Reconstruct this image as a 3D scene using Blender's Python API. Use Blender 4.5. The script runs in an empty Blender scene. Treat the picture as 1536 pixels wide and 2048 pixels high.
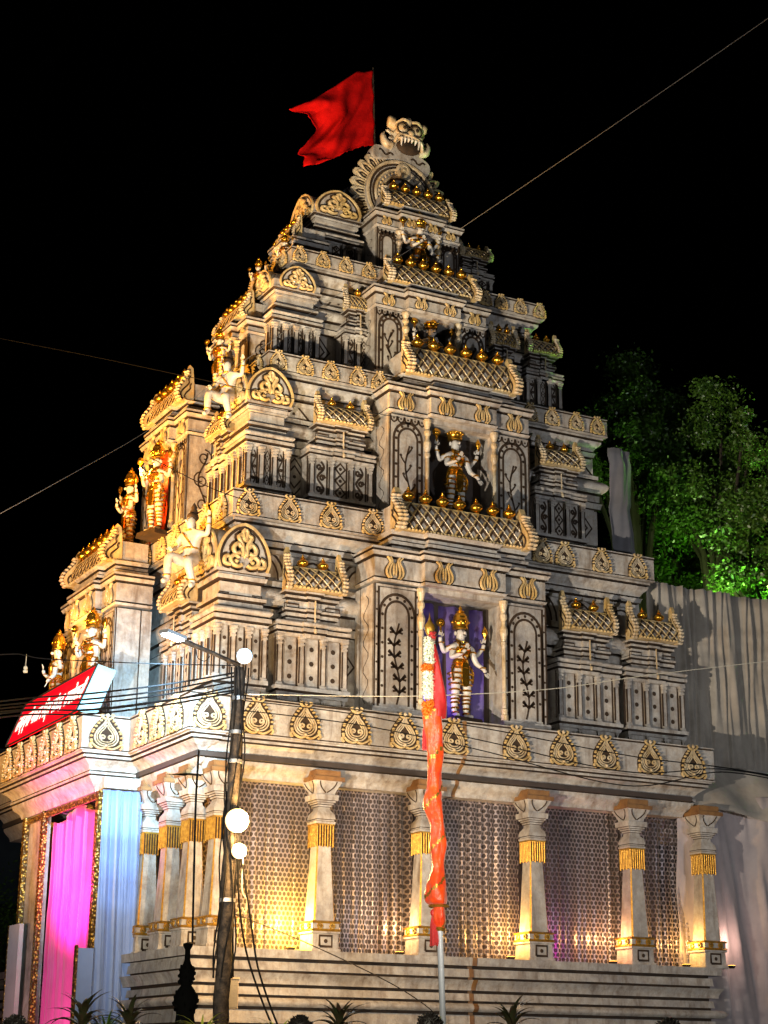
import bpy, bmesh, math, random
from mathutils import Vector, Matrix
random.seed(11)
R = math.radians
S = bpy.context.scene
COL = S.collection

# ---------------------------------------------------------------- camera
FPX, TH, RO, YA = 3556.55, 0.30463, 0.009335, 0.488712      # focal length in photo pixels, pitch, roll, yaw
_d = Vector((math.sin(YA), math.cos(YA), 0)); _r = Vector((math.cos(YA), -math.sin(YA), 0)); _z = Vector((0, 0, 1))
CF = _d * math.cos(TH) + _z * math.sin(TH); _u = -_d * math.sin(TH) + _z * math.cos(TH)
CR = _r * math.cos(RO) + _u * math.sin(RO); CU = -_r * math.sin(RO) + _u * math.cos(RO)
CP = Vector((-12.37, -31.0, 1.3))
cam = bpy.data.cameras.new('camera'); cam.sensor_fit = 'VERTICAL'; cam.sensor_height = 24
cam.lens = FPX / 2048 * 24; cam.clip_start = .1; cam.clip_end = 3000
co = bpy.data.objects.new('camera', cam); COL.objects.link(co)
co.matrix_world = Matrix(((CR.x, CU.x, -CF.x, CP.x), (CR.y, CU.y, -CF.y, CP.y), (CR.z, CU.z, -CF.z, CP.z), (0, 0, 0, 1)))
S.camera = co
def ray(x, y): return CF * FPX + CR * (x - 768) - CU * (y - 1024)
def onY(x, y, Y=0): d = ray(x, y); return CP + d * ((Y - CP.y) / d.y)
def onX(x, y, X=0): d = ray(x, y); return CP + d * ((X - CP.x) / d.x)
def onZ(x, y, Z=0): d = ray(x, y); return CP + d * ((Z - CP.z) / d.z)
def atD(x, y, D): return CP + ray(x, y) * (D / FPX)

# ---------------------------------------------------------------- sky, sun, exposure (a night photograph)
S.render.engine = 'CYCLES'
S.cycles.use_denoising = True
S.cycles.max_bounces = 5; S.cycles.transparent_max_bounces = 12
S.cycles.sample_clamp_indirect = 4
S.cycles.caustics_reflective = False; S.cycles.caustics_refractive = False
S.view_settings.view_transform = 'Standard'; S.view_settings.look = 'None'; S.view_settings.gamma = 1
S.view_settings.exposure = 0.3
S.render.film_transparent = False
W = bpy.data.worlds.new('World'); S.world = W; W.use_nodes = True
nt = W.node_tree; bgn = nt.nodes['Background']
sk = nt.nodes.new('ShaderNodeTexSky'); sk.sky_type = 'NISHITA'; sk.sun_disc = False
sk.sun_elevation = R(-4); sk.sun_rotation = R(200)
nt.links.new(sk.outputs[0], bgn.inputs[0]); bgn.inputs[1].default_value = 0.002
sun = bpy.data.lights.new('moon_light', 'SUN'); sun.energy = 0.04; sun.angle = R(10); sun.color = (.8, .88, 1)
so = bpy.data.objects.new('moon_light', sun); COL.objects.link(so); so.rotation_euler = (R(55), 0, R(-40))

def lamp(name, kind, loc, power, color, target=None, size=.3, spot=60, blend=.6):
    l = bpy.data.lights.new(name, kind); l.energy = power; l.color = color
    if kind == 'SPOT': l.spot_size = R(spot); l.spot_blend = blend; l.shadow_soft_size = size
    elif kind == 'POINT': l.shadow_soft_size = size
    else: l.size = size
    o = bpy.data.objects.new(name, l); COL.objects.link(o); o.location = loc
    if target is not None:
        o.rotation_euler = (Vector(target) - Vector(loc)).to_track_quat('-Z', 'Y').to_euler()
    return o
# unseen floodlights, some added to brighten pole, plants and crown: white ones on the street side, warm ones on the entrance side
NEUT = (1, .93, .84); WARM = (1, .44, .05)
lamp('street_floodlight', 'SPOT', (13.0, -24, 2.6), 5200, (.88, .92, 1), (8.0, 1.5, 11.0), .5, 66, 1)
lamp('street_floodlight', 'SPOT', (-4.5, -24, 2.4), 8500, (1, .88, .70), (-.6, -10.4, 4.9), .3, 27, 1)  # added lamp, narrow cone to brighten the draped pole
lamp('plant_fill_light', 'SPOT', (-9.5, -22, 3.0), 1500, (1, .95, .72), (-4.6, -14.6, 1.8), .2, 80, 1)  # unseen lamp added to brighten the plants
lamp('street_floodlight', 'SPOT', (-12.5, -13.0, 1.8), 21000, (1, .89, .73), (5.8, 2.4, 17.0), .12, 76, 1)
lamp('entrance_floodlight', 'SPOT', (-9.5, 3.2, 3.2), 6800, WARM, (2.0, 5.5, 13), .35, 80)
lamp('entrance_floodlight', 'SPOT', (-6.0, 2.2, 9.0), 10000, WARM, (3.6, 3.4, 19), .3, 64)
lamp('crown_fill_light', 'SPOT', (-2.5, -6.0, 8.6), 6500, (1, .80, .50), (5.8, 3.2, 20.8), .12, 40, 1)  # unseen fill added to brighten the top of the tower
lamp('entrance_floodlight', 'SPOT', (-7.5, -2.0, 7.0), 4500, WARM, (3.0, 3.0, 16), .35, 70)

# ---------------------------------------------------------------- materials
MAT = {}
DULL = ('rope', 'iron', 'dark', 'sign_red', 'sign_white', 'flag')
def nodes_of(m):
    m.use_nodes = True; n = m.node_tree.nodes; return m.node_tree, n, n['Principled BSDF']
def mat(name, col, rough=.6, metal=0, col2=None, scale=3, bump=0, bscale=30, emit=None, es=0, sheen=0, detail=5, lo=.35, hi=.7):
    m = bpy.data.materials.new(name); t, n, b = nodes_of(m)
    b.inputs['Base Color'].default_value = (*col, 1); b.inputs['Roughness'].default_value = rough
    b.inputs['Metallic'].default_value = metal
    if name in DULL: b.inputs['Specular IOR Level'].default_value = .08
    if sheen: b.inputs['Sheen Weight'].default_value = sheen
    tc = n.new('ShaderNodeTexCoord')
    if col2:
        ns = n.new('ShaderNodeTexNoise'); ns.inputs['Scale'].default_value = scale; ns.inputs['Detail'].default_value = detail; ns.inputs['Roughness'].default_value = .65
        cr = n.new('ShaderNodeValToRGB'); cr.color_ramp.elements[0].position = lo; cr.color_ramp.elements[1].position = hi
        cr.color_ramp.elements[0].color = (*col, 1); cr.color_ramp.elements[1].color = (*col2, 1)
        t.links.new(tc.outputs['Object'], ns.inputs['Vector']); t.links.new(ns.outputs['Fac'], cr.inputs[0]); t.links.new(cr.outputs[0], b.inputs['Base Color'])
    if bump:
        nb = n.new('ShaderNodeTexNoise'); nb.inputs['Scale'].default_value = bscale; nb.inputs['Detail'].default_value = 4
        bp = n.new('ShaderNodeBump'); bp.inputs['Strength'].default_value = bump; bp.inputs['Distance'].default_value = .02
        t.links.new(tc.outputs['Object'], nb.inputs['Vector']); t.links.new(nb.outputs['Fac'], bp.inputs['Height']); t.links.new(bp.outputs[0], b.inputs['Normal'])
    if emit:
        b.inputs['Emission Color'].default_value = (*emit, 1); b.inputs['Emission Strength'].default_value = es
    MAT[name] = m; return m
def plaster(name, c1, c2, stain, rough=.55):
    """weathered painted plaster: mottled paint, rain streaks, fine relief"""
    m = bpy.data.materials.new(name); t, n, b = nodes_of(m); L = t.links.new
    g = n.new('ShaderNodeNewGeometry'); mp = n.new('ShaderNodeMapping'); mp.inputs['Scale'].default_value = (1, 1, .16)
    L(g.outputs['Position'], mp.inputs[0])
    n1 = n.new('ShaderNodeTexNoise'); n1.inputs['Scale'].default_value = 1.7; n1.inputs['Detail'].default_value = 7; n1.inputs['Roughness'].default_value = .7
    n2 = n.new('ShaderNodeTexNoise'); n2.inputs['Scale'].default_value = 5.5; n2.inputs['Detail'].default_value = 6; n2.inputs['Roughness'].default_value = .65
    L(g.outputs['Position'], n1.inputs['Vector']); L(mp.outputs[0], n2.inputs['Vector'])
    r1 = n.new('ShaderNodeValToRGB'); r1.color_ramp.elements[0].position = .35; r1.color_ramp.elements[1].position = .68
    r1.color_ramp.elements[0].color = (*c1, 1); r1.color_ramp.elements[1].color = (*c2, 1)
    L(n1.outputs['Fac'], r1.inputs[0])
    r2 = n.new('ShaderNodeValToRGB'); r2.color_ramp.elements[0].position = .50; r2.color_ramp.elements[1].position = .74
    r2.color_ramp.elements[0].color = (0, 0, 0, 1); r2.color_ramp.elements[1].color = (.75, .75, .75, 1)
    L(n2.outputs['Fac'], r2.inputs[0])
    mx = n.new('ShaderNodeMix'); mx.data_type = 'RGBA'; mx.inputs[7].default_value = (*stain, 1)
    L(r2.outputs[0], mx.inputs[0]); L(r1.outputs[0], mx.inputs[6]); L(mx.outputs[2], b.inputs['Base Color'])
    n4 = n.new('ShaderNodeTexNoise'); n4.inputs['Scale'].default_value = 7; n4.inputs['Detail'].default_value = 8; n4.inputs['Roughness'].default_value = .75
    L(g.outputs['Position'], n4.inputs['Vector'])
    r4 = n.new('ShaderNodeValToRGB'); r4.color_ramp.elements[0].position = .38; r4.color_ramp.elements[1].position = .62
    r4.color_ramp.elements[0].color = (.62, .50, .38, 1); r4.color_ramp.elements[1].color = (1, 1, 1, 1)      # antique wash left in the paint
    L(n4.outputs['Fac'], r4.inputs[0])
    mw = n.new('ShaderNodeMix'); mw.data_type = 'RGBA'; mw.blend_type = 'MULTIPLY'; mw.inputs[0].default_value = .6
    L(mx.outputs[2], mw.inputs[6]); L(r4.outputs[0], mw.inputs[7]); L(mw.outputs[2], b.inputs['Base Color'])
    n3 = n.new('ShaderNodeTexNoise'); n3.inputs['Scale'].default_value = 24; n3.inputs['Detail'].default_value = 4
    L(g.outputs['Position'], n3.inputs['Vector'])
    bp = n.new('ShaderNodeBump'); bp.inputs['Strength'].default_value = .35; bp.inputs['Distance'].default_value = .02
    L(n3.outputs['Fac'], bp.inputs['Height']); L(bp.outputs[0], b.inputs['Normal'])
    b.inputs['Roughness'].default_value = rough
    MAT[name] = m; return m
plaster('stone', (.58, .55, .50), (.30, .29, .285), (.12, .07, .03))
plaster('relief', (.66, .60, .48), (.60, .44, .20), (.14, .075, .02), .30)
plaster('warmlit_goldwash', (.70, .56, .32), (.56, .39, .13), (.14, .07, .02), .28)  # gold paint, deepened to stand for warm light on the relief
mat('line', (.018, .009, .004), .8, col2=(.055, .028, .009), scale=6)
mat('gold', (.95, .52, .06), .24, .95, col2=(.75, .36, .03), scale=9, bump=.15, bscale=12)
mat('gilt', (.60, .34, .05), .38, .6, col2=(.30, .14, .02), scale=14, bump=.3, bscale=40)
mat('ochre', (.26, .13, .04), .55, col2=(.14, .06, .02), scale=5, bump=.2)
mat('dark', (.004, .004, .004), .9)
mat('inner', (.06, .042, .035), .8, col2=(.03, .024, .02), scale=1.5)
mat('statue', (.66, .63, .58), .4, col2=(.52, .46, .38), scale=7, bump=.1, bscale=20)
mat('slate', (.03, .045, .085), .5, col2=(.05, .065, .11), scale=2)
mat('flag', (.42, .003, .003), .85, col2=(.27, .0015, .0015), scale=3, bump=.5, bscale=9)
mat('orange_cloth', (.90, .10, .004), .42, col2=(.80, .03, .003), scale=7, bump=.6, bscale=14, sheen=.3)
mat('red_cloth', (.62, .012, .015), .55, col2=(.5, .01, .01), scale=9, bump=.3, bscale=20, sheen=.3)
mat('purple', (.07, .035, .24), .7, col2=(.12, .09, .22), scale=2)
mat('pink_cloth', (.70, .07, .36), .6, col2=(.60, .05, .30), scale=1.5, sheen=.4, bump=.15, bscale=6)
mat('blue_cloth', (.20, .32, .68), .6, col2=(.16, .26, .58), scale=1.2, sheen=.4, bump=.2, bscale=4)
mat('grey_cloth', (.38, .335, .28), .75, col2=(.23, .20, .165), scale=1.3, bump=.25, bscale=7, sheen=.3)
mat('pale_cloth', (.44, .38, .37), .65, col2=(.30, .26, .26), scale=.9, bump=.25, bscale=5, sheen=.3)
mat('slate_cloth', (.13, .125, .14), .7, col2=(.09, .09, .10), scale=2, sheen=.3)
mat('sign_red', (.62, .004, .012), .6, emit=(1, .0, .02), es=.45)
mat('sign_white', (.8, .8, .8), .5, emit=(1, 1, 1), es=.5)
mat('cyan_sheet', (.20, .42, .50), .4, col2=(.32, .52, .58), scale=1.5)
mat('iron', (.010, .009, .009), .7, 0, col2=(.05, .04, .032), scale=8, bump=.4, bscale=30)
mat('rope', (.004, .004, .0045), .75)
mat('white_wire', (.36, .34, .28), .6)
mat('zinc', (.30, .31, .33), .45, .8)
mat('pole_white', (.62, .68, .78), .3, .1)
mat('box_paint', (.45, .36, .26), .6, col2=(.30, .22, .15), scale=6, bump=.3)
mat('led', (1, 1, 1), .3, emit=(.72, .9, 1), es=60)
mat('bulb', (1, .9, .7), .3, emit=(1, .70, .32), es=60)
mat('bulb_glare', (1, .8, .5), .3, emit=(1, .46, .08), es=1.15)  # amber glow standing in for the glare round the bulb
mat('led_glare', (.8, .9, 1), .3, emit=(.12, .55, 1), es=.95)  # blue glow standing in for the glare round the LED
mat('amber', (1, .6, .2), .4, emit=(1, .42, .06), es=7)
mat('leaf', (.07, .14, .015), .38, col2=(.025, .07, .008), scale=1.6)
mat('dracaena', (.030, .055, .020), .4, col2=(.075, .026, .020), scale=5)
mat('spider', (.55, .58, .07), .45, col2=(.35, .46, .05), scale=6)
mat('bark', (.035, .025, .018), .9, bump=.6, bscale=8)
mat('asphalt', (.05, .05, .052), .85, col2=(.035, .035, .036), scale=.6, bump=.4, bscale=60)
mat('hair', (.012, .009, .008), .45, bump=.5, bscale=80)
mat('skin', (.22, .11, .065), .55)
mat('shirt', (.05, .05, .07), .8)
mat('shirt_red', (.5, .02, .02), .8)
mat('trouser', (.03, .035, .06), .8)
mat('concrete', (.22, .21, .2), .85, col2=(.16, .15, .14), scale=2, bump=.3)
mat('far_blue', (.035, .06, .085), .7, col2=(.025, .04, .06), scale=.6)
mat('marigold', (.85, .22, .01), .6, bump=.6, bscale=60)
mat('jasmine', (.88, .90, .74), .6, bump=.4, bscale=60)
mat('terracotta', (.25, .1, .05), .8)
def glitter(name):
    m = bpy.data.materials.new(name); t, n, b = nodes_of(m); L = t.links.new
    g = n.new('ShaderNodeNewGeometry'); v = n.new('ShaderNodeTexVoronoi'); v.inputs['Scale'].default_value = 16
    L(g.outputs['Position'], v.inputs['Vector'])
    cr = n.new('ShaderNodeValToRGB'); cr.color_ramp.elements[0].color = (.75, .45, .08, 1); cr.color_ramp.elements[1].color = (.10, .05, .01, 1)
    cr.color_ramp.elements[0].position = .15; cr.color_ramp.elements[1].position = .5
    L(v.outputs['Distance'], cr.inputs[0]); L(cr.outputs[0], b.inputs['Base Color'])
    bp = n.new('ShaderNodeBump'); bp.inputs['Strength'].default_value = .9; bp.inputs['Distance'].default_value = .03
    L(v.outputs['Distance'], bp.inputs['Height']); L(bp.outputs[0], b.inputs['Normal'])
    b.inputs['Metallic'].default_value = .5; b.inputs['Roughness'].default_value = .35
    MAT[name] = m
glitter('glitter')
def lace(name):
    """net curtain: staggered round holes in the weave, real see-through holes"""
    m = bpy.data.materials.new(name); t, n, b = nodes_of(m); L = t.links.new
    uv = n.new('ShaderNodeUVMap'); sp = n.new('ShaderNodeSeparateXYZ'); L(uv.outputs[0], sp.inputs[0])
    def M(op, a, bb=None, c=None):
        x = n.new('ShaderNodeMath'); x.operation = op
        for i, q in enumerate((a, bb, c)):
            if q is None: continue
            if isinstance(q, (int, float)): x.inputs[i].default_value = q
            else: L(q, x.inputs[i])
        return x.outputs[0]
    P, Q = .106, .184
    def dots(ox, oy):
        fx = M('SUBTRACT', M('FRACT', M('ADD', M('DIVIDE', sp.outputs[0], P), ox)), .5)
        fy = M('SUBTRACT', M('FRACT', M('ADD', M('DIVIDE', sp.outputs[1], Q), oy)), .5)
        fx = M('MULTIPLY', fx, P); fy = M('MULTIPLY', fy, Q)
        return M('SQRT', M('ADD', M('MULTIPLY', fx, fx), M('MULTIPLY', fy, fy)))
    dmin = M('MINIMUM', dots(0, 0), dots(.5, .5))
    hole = M('LESS_THAN', dmin, .0405)
    tr = n.new('ShaderNodeBsdfTransparent'); ms = n.new('ShaderNodeMixShader')
    L(M('MULTIPLY', hole, .82), ms.inputs[0]); L(b.outputs[0], ms.inputs[1]); L(tr.outputs[0], ms.inputs[2])
    tl = n.new('ShaderNodeBsdfTranslucent'); tl.inputs[0].default_value = (.5, .42, .38, 1)
    m2 = n.new('ShaderNodeMixShader'); m2.inputs[0].default_value = .3
    L(ms.outputs[0], m2.inputs[1]); 
    # holes stay holes in the translucent part too
    m3 = n.new('ShaderNodeMixShader'); L(M('MULTIPLY', hole, .82), m3.inputs[0]); L(tl.outputs[0], m3.inputs[1]); L(tr.outputs[0], m3.inputs[2])
    L(m3.outputs[0], m2.inputs[2]); L(m2.outputs[0], n['Material Output'].inputs[0])
    b.inputs['Base Color'].default_value = (.36, .30, .305, 1); b.inputs['Metallic'].default_value = .35; b.inputs['Roughness'].default_value = .30
    b.inputs['Sheen Weight'].default_value = .5
    MAT[name] = m
lace('lace')

# ---------------------------------------------------------------- mesh helpers
class MB:
    def __init__(s): s.v = []; s.f = []; s.m = []
    def add(s, vs, fs, mi=0):
        o = len(s.v); s.v += [tuple(p) for p in vs]; s.f += [tuple(i + o for i in f) for f in fs]; s.m += [mi] * len(fs)
    def box(s, x0, x1, y0, y1, z0, z1, mi=0):
        s.add([(x0, y0, z0), (x1, y0, z0), (x1, y1, z0), (x0, y1, z0), (x0, y0, z1), (x1, y0, z1), (x1, y1, z1), (x0, y1, z1)],
              [(3, 2, 1, 0), (4, 5, 6, 7), (0, 1, 5, 4), (1, 2, 6, 5), (2, 3, 7, 6), (3, 0, 4, 7)], mi)
    def frus(s, secs, mi=0, cx=0, cy=0, cham=0):
        """stack of rectangles (z, half width, half depth)"""
        def ring(z, a, b):
            c = cham * min(a, b)
            if c: return [(cx - a + c, cy - b, z), (cx + a - c, cy - b, z), (cx + a, cy - b + c, z), (cx + a, cy + b - c, z), (cx + a - c, cy + b, z), (cx - a + c, cy + b, z), (cx - a, cy + b - c, z), (cx - a, cy - b + c, z)]
            return [(cx - a, cy - b, z), (cx + a, cy - b, z), (cx + a, cy + b, z), (cx - a, cy + b, z)]
        rs = [ring(*q) for q in secs]; k = len(rs[0]); vs = sum(rs, []); fs = []
        for i in range(len(rs) - 1):
            for j in range(k): fs.append((i * k + j, i * k + (j + 1) % k, (i + 1) * k + (j + 1) % k, (i + 1) * k + j))
        fs.append(tuple(range(k - 1, -1, -1))); fs.append(tuple(range((len(rs) - 1) * k, len(rs) * k)))
        s.add(vs, fs, mi)
    def lathe(s, prof, n=12, mi=0, c=(0, 0, 0), ax='z', sx=1, sy=1):
        vs = []; fs = []
        for r, z in prof:
            for j in range(n):
                a = 2 * math.pi * j / n; x, y = r * math.cos(a) * sx, r * math.sin(a) * sy
                p = (x, y, z) if ax == 'z' else ((x, -z, y) if ax == 'y' else (z, x, y))
                vs.append((c[0] + p[0], c[1] + p[1], c[2] + p[2]))
        for i in range(len(prof) - 1):
            for j in range(n): fs.append((i * n + j, i * n + (j + 1) % n, (i + 1) * n + (j + 1) % n, (i + 1) * n + j))
        fs.append(tuple(range(n - 1, -1, -1))); fs.append(tuple(range((len(prof) - 1) * n, len(prof) * n)))
        s.add(vs, fs, mi)
    def ell(s, c, r, nu=8, nv=5, mi=0):
        if isinstance(r, (int, float)): r = (r, r, r)
        pr = [(math.sin(math.pi * i / nv), -math.cos(math.pi * i / nv)) for i in range(nv + 1)]
        vs = []; fs = []
        for q, z in pr:
            for j in range(nu):
                a = 2 * math.pi * j / nu; vs.append((c[0] + r[0] * q * math.cos(a), c[1] + r[1] * q * math.sin(a), c[2] + r[2] * z))
        for i in range(nv):
            for j in range(nu): fs.append((i * nu + j, i * nu + (j + 1) % nu, (i + 1) * nu + (j + 1) % nu, (i + 1) * nu + j))
        s.add(vs, fs, mi)
    def tube(s, pts, r, n=5, mi=0, closed=False):
        pts = [Vector(p) for p in pts]; N = len(pts)
        if not hasattr(r, '__len__'): r = [r] * N
        vs = []; fs = []; prev = None
        for i, p in enumerate(pts):
            a = pts[(i - 1) % N] if (closed or i) else p; b = pts[(i + 1) % N] if (closed or i < N - 1) else p
            t = (b - a); t = t.normalized() if t.length > 1e-9 else Vector((0, 0, 1))
            if prev is None: prev = Vector((0, 1, 0)) if abs(t.y) < .9 else Vector((1, 0, 0))
            u = prev - t * prev.dot(t); u = u.normalized() if u.length > 1e-6 else t.orthogonal().normalized()
            prev = u; w = t.cross(u)
            for j in range(n):
                q = 2 * math.pi * j / n; vs.append(p + (u * math.cos(q) + w * math.sin(q)) * r[i])
        for i in range(N if closed else N - 1):
            k = (i + 1) % N
            for j in range(n): fs.append((i * n + j, i * n + (j + 1) % n, k * n + (j + 1) % n, k * n + j))
        if not closed: fs.append(tuple(range(n))[::-1]); fs.append(tuple(range((N - 1) * n, N * n)))
        s.add(vs, fs, mi)
    def strip(s, pts, w, y, mi=0, t=.006):
        """painted line on a face that looks along -Y: thin raised ribbon through (x, z) points"""
        w *= 1.75; N = len(pts); lf = []; rt = []
        for i in range(N):
            a = Vector(pts[max(i - 1, 0)]); b = Vector(pts[min(i + 1, N - 1)]); d = (b - a)
            d = d.normalized() if d.length > 1e-9 else Vector((1, 0)); nn = Vector((-d.y, d.x)) * w / 2; p = Vector(pts[i])
            lf.append(p + nn); rt.append(p - nn)
        vs = [(p.x, y - t, p.y) for p in lf] + [(p.x, y - t, p.y) for p in rt]
        s.add(vs, [(i + N, i + N + 1, i + 1, i) for i in range(N - 1)], mi)
    def dot(s, x, z, r, y, mi=0, t=.008, n=7):
        r *= 1.2
        s.add([(x + r * math.cos(2 * math.pi * j / n), y - t, z + r * math.sin(2 * math.pi * j / n)) for j in range(n)], [tuple(range(n))], mi)
    def prism(s, out, y0, y1, mi=0, mside=None):
        """outline of (x, z) points extruded from y0 (front) to y1"""
        N = len(out); vs = [(x, y0, z) for x, z in out] + [(x, y1, z) for x, z in out]
        s.add(vs, [tuple(range(N)), tuple(range(2 * N - 1, N - 1, -1))], mi)
        s.add(vs, [(j, j + N, (j + 1) % N + N, (j + 1) % N) for j in range(N)], mi if mside is None else mside)
    def prismx(s, out, x0, x1, mi=0, mside=None):
        N = len(out); vs = [(x0, y, z) for y, z in out] + [(x1, y, z) for y, z in out]
        s.add(vs, [tuple(range(N))[::-1], tuple(range(N, 2 * N))], mi)
        s.add(vs, [(j, (j + 1) % N, (j + 1) % N + N, j + N) for j in range(N)], mi if mside is None else mside)
    def sweep(s, path, prof, mats):
        """profile (offset outwards, z) carried round a plan path; outwards is left of the walking direction"""
        N = len(path); mit = []
        for i in range(N):
            ns = []
            for a, b in ((i - 1, i), (i, i + 1)):
                if a < 0 or b >= N: continue
                d = Vector((path[b][0] - path[a][0], path[b][1] - path[a][1])).normalized(); ns.append(Vector((-d.y, d.x)))
            if len(ns) == 1: mit.append(ns[0])
            else: m = ns[0] + ns[1]; mit.append(m / max(m.dot(ns[0]), .2))
        K = len(prof); vs = []
        for i in range(N):
            for o, z in prof: vs.append((path[i][0] + mit[i].x * o, path[i][1] + mit[i].y * o, z))
        for k in range(K - 1):
            s.add([], [], 0)
        o = len(s.v); s.v += vs
        for i in range(N - 1):
            for k in range(K - 1):
                s.f.append((o + i * K + k, o + i * K + k + 1, o + (i + 1) * K + k + 1, o + (i + 1) * K + k)); s.m.append(mats[k])
        s.f.append(tuple(o + k for k in range(K))[::-1]); s.m.append(0); s.f.append(tuple(o + (N - 1) * K + k for k in range(K))); s.m.append(0)
    def mesh(s, name, mats, smooth=True, ang=38):
        me = bpy.data.meshes.new(name); me.from_pydata(s.v, [], s.f)
        for q in mats: me.materials.append(MAT[q])
        me.polygons.foreach_set('material_index', s.m)
        if smooth:
            me.polygons.foreach_set('use_smooth', [True] * len(s.f)); me.set_sharp_from_angle(angle=R(ang))
        me.update(); return me
    def build(s, name, mats, parent=None, loc=(0, 0, 0), rz=0, smooth=True, ang=38):
        return obj(name, s.mesh(name, mats, smooth, ang), parent, loc, rz)
def obj(name, me, parent=None, loc=(0, 0, 0), rz=0, sc=None, rot=None):
    o = bpy.data.objects.new(name, me); COL.objects.link(o); o.parent = parent; o.location = loc
    o.rotation_euler = rot if rot else (0, 0, rz)
    if sc: o.scale = sc
    return o
def empty(name, loc=(0, 0, 0), rz=0): return obj(name, None, None, loc, rz)
def tag(o, label, cat, group=None):
    o['label'] = label; o['category'] = cat
    if group: o['group'] = group
    return o
def struct(o, kind='structure'): o['kind'] = kind; return o
def prof(courses, z, g=.03, inner=-.35, dip=.035, gm=.048):
    """courses bottom-up: (height, offset bottom, offset top, kind); a painted groove between courses"""
    g = max(g * 1.6, gm); dip *= 1.7; P = [(inner, z)]; M = []  # painted joints, widened so the dark also stands for shadow lines
    def go(o, zz, m): P.append((o, zz)); M.append(m)
    for i, c in enumerate(courses):
        h, a, b = c[:3]; k = c[3] if len(c) > 3 else ''
        if i:
            d = min(P[-1][0], a) - dip; go(d, z, 1); z += g; go(d, z, 1); go(a, z, 1)
        else: go(a, z, 0)
        if k == 't':     # torus
            for q in range(1, 7): u = q / 6; go(a + (b - a) * u + h * .42 * math.sin(math.pi * u), z + h * u, 0)
        elif k == 'y':   # cyma
            for q in range(1, 7): u = q / 6; go(a + (b - a) * (u - math.sin(2 * math.pi * u) / (2 * math.pi) * .9), z + h * u, 0)
        elif k == 'c':   # cove
            for q in range(1, 7): u = q / 6; go(a + (b - a) * (1 - math.cos(u * math.pi / 2)), z + h * u, 0)
        else: go(b, z + h, 0)
        z += h
    go(inner, z, 0)
    return P, M, z
def spiral(cx, cz, r0, r1, a0, turns, n=14):
    return [(cx + (r0 + (r1 - r0) * i / n) * math.cos(a0 + turns * 2 * math.pi * i / n), cz + (r0 + (r1 - r0) * i / n) * math.sin(a0 + turns * 2 * math.pi * i / n)) for i in range(n + 1)]
def Y3(pts, y): return [(x, y, z) for x, z in pts]

# ---------------------------------------------------------------- ornament meshes shared by many parts
def cat(pts, n=5, closed=False):
    N = len(pts); out = []
    for i in range(N if closed else N - 1):
        g = lambda k: Vector(pts[k % N] if closed else pts[min(max(k, 0), N - 1)])
        a, b, c, d = g(i - 1), g(i), g(i + 1), g(i + 2)
        for q in range(n):
            t = q / n; out.append(tuple(.5 * ((2 * b) + (c - a) * t + (2 * a - 5 * b + 4 * c - d) * t * t + (3 * b - a - 3 * c + d) * t ** 3)))
    if not closed: out.append(tuple(pts[-1]))
    return out
def sh(pts, sx, sz, ox=0, oz=0): return [(x * sx + ox, z * sz + oz) for x, z in pts]
def mir(pts): return [(-x, z) for x, z in pts]

def m_pot():
    b = MB(); b.lathe([(.12, 0), (.2, .02), (.2, .06), (.1, .1), (.28, .18), (.38, .3), (.4, .4), (.36, .5), (.22, .6), (.11, .64), (.19, .68), (.19, .71), (.1, .75), (.13, .8), (.1, .85), (.05, .88), (.075, .92), (.0, 1.06)], 12)
    return b.mesh('finial_pot', ['gold'], ang=60)
POT = m_pot()
DROP = [(0, .10), (.17, .13), (.30, .26), (.31, .42), (.22, .60), (.10, .74), (0, .93)]
def drop(k, oz=0):
    half = cat([(x * k, (z - .42) * k + .42 + oz) for x, z in DROP], 3); return half + [(-x, z) for x, z in half[-2:0:-1]]
def m_medallion():
    b = MB()
    out = cat([(0, -.01), (.22, .0), (.40, .06), (.45, .3), (.42, .52), (.30, .74), (.16, .92), (0, 1.03), (-.16, .92), (-.30, .74), (-.42, .52), (-.45, .3), (-.40, .06), (-.22, .0)], 2, True)
    b.prism(out, -.018, .02, 1, 1)
    for k, r in ((1.0, .024), (.80, .020), (.60, .018)): b.tube(Y3(drop(k), -.035), r, 5, 0, True)
    for s_ in (1, -1):
        b.tube(Y3([(x * s_, z) for x, z in spiral(.10, .36, .085, .02, -1.2, 1.2)], -.05), .026, 5, 0)
        b.tube(Y3([(x * s_, z) for x, z in cat([(.02, .06), (.15, .03), (.3, .09), (.40, .17), (.44, .1), (.38, .035)], 3)], -.05), .034, 5, 2)
        rim = cat([(.40, .22), (.41, .38), (.36, .56), (.27, .72), (.17, .85)], 3)
        for i in range(8):
            q = rim[int(i * (len(rim) - 1) / 7)]; b.ell((q[0] * s_, -.045, q[1]), (.048, .05, .036), 6, 4, 2)
        b.tube(Y3([(x * s_, z) for x, z in cat([(.03, .9), (.11, .93), (.17, 1.02), (.10, 1.05)], 3)], -.045), [.04, .04, .038, .036, .034, .032, .03, .028, .024, .018], 5, 2)
    b.ell((0, -.05, .12), .05, 7, 5, 0); b.ell((0, -.05, 1.0), (.05, .05, .07), 6, 4, 0)
    return b.mesh('medallion', ['relief', 'line', 'warmlit_goldwash'], ang=50)
MED = m_medallion()
TC = cat([(.26, .0), (.38, .14), (.40, .36), (.32, .56), (.22, .74), (.26, .88), (.38, 1.0)], 3)
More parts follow.
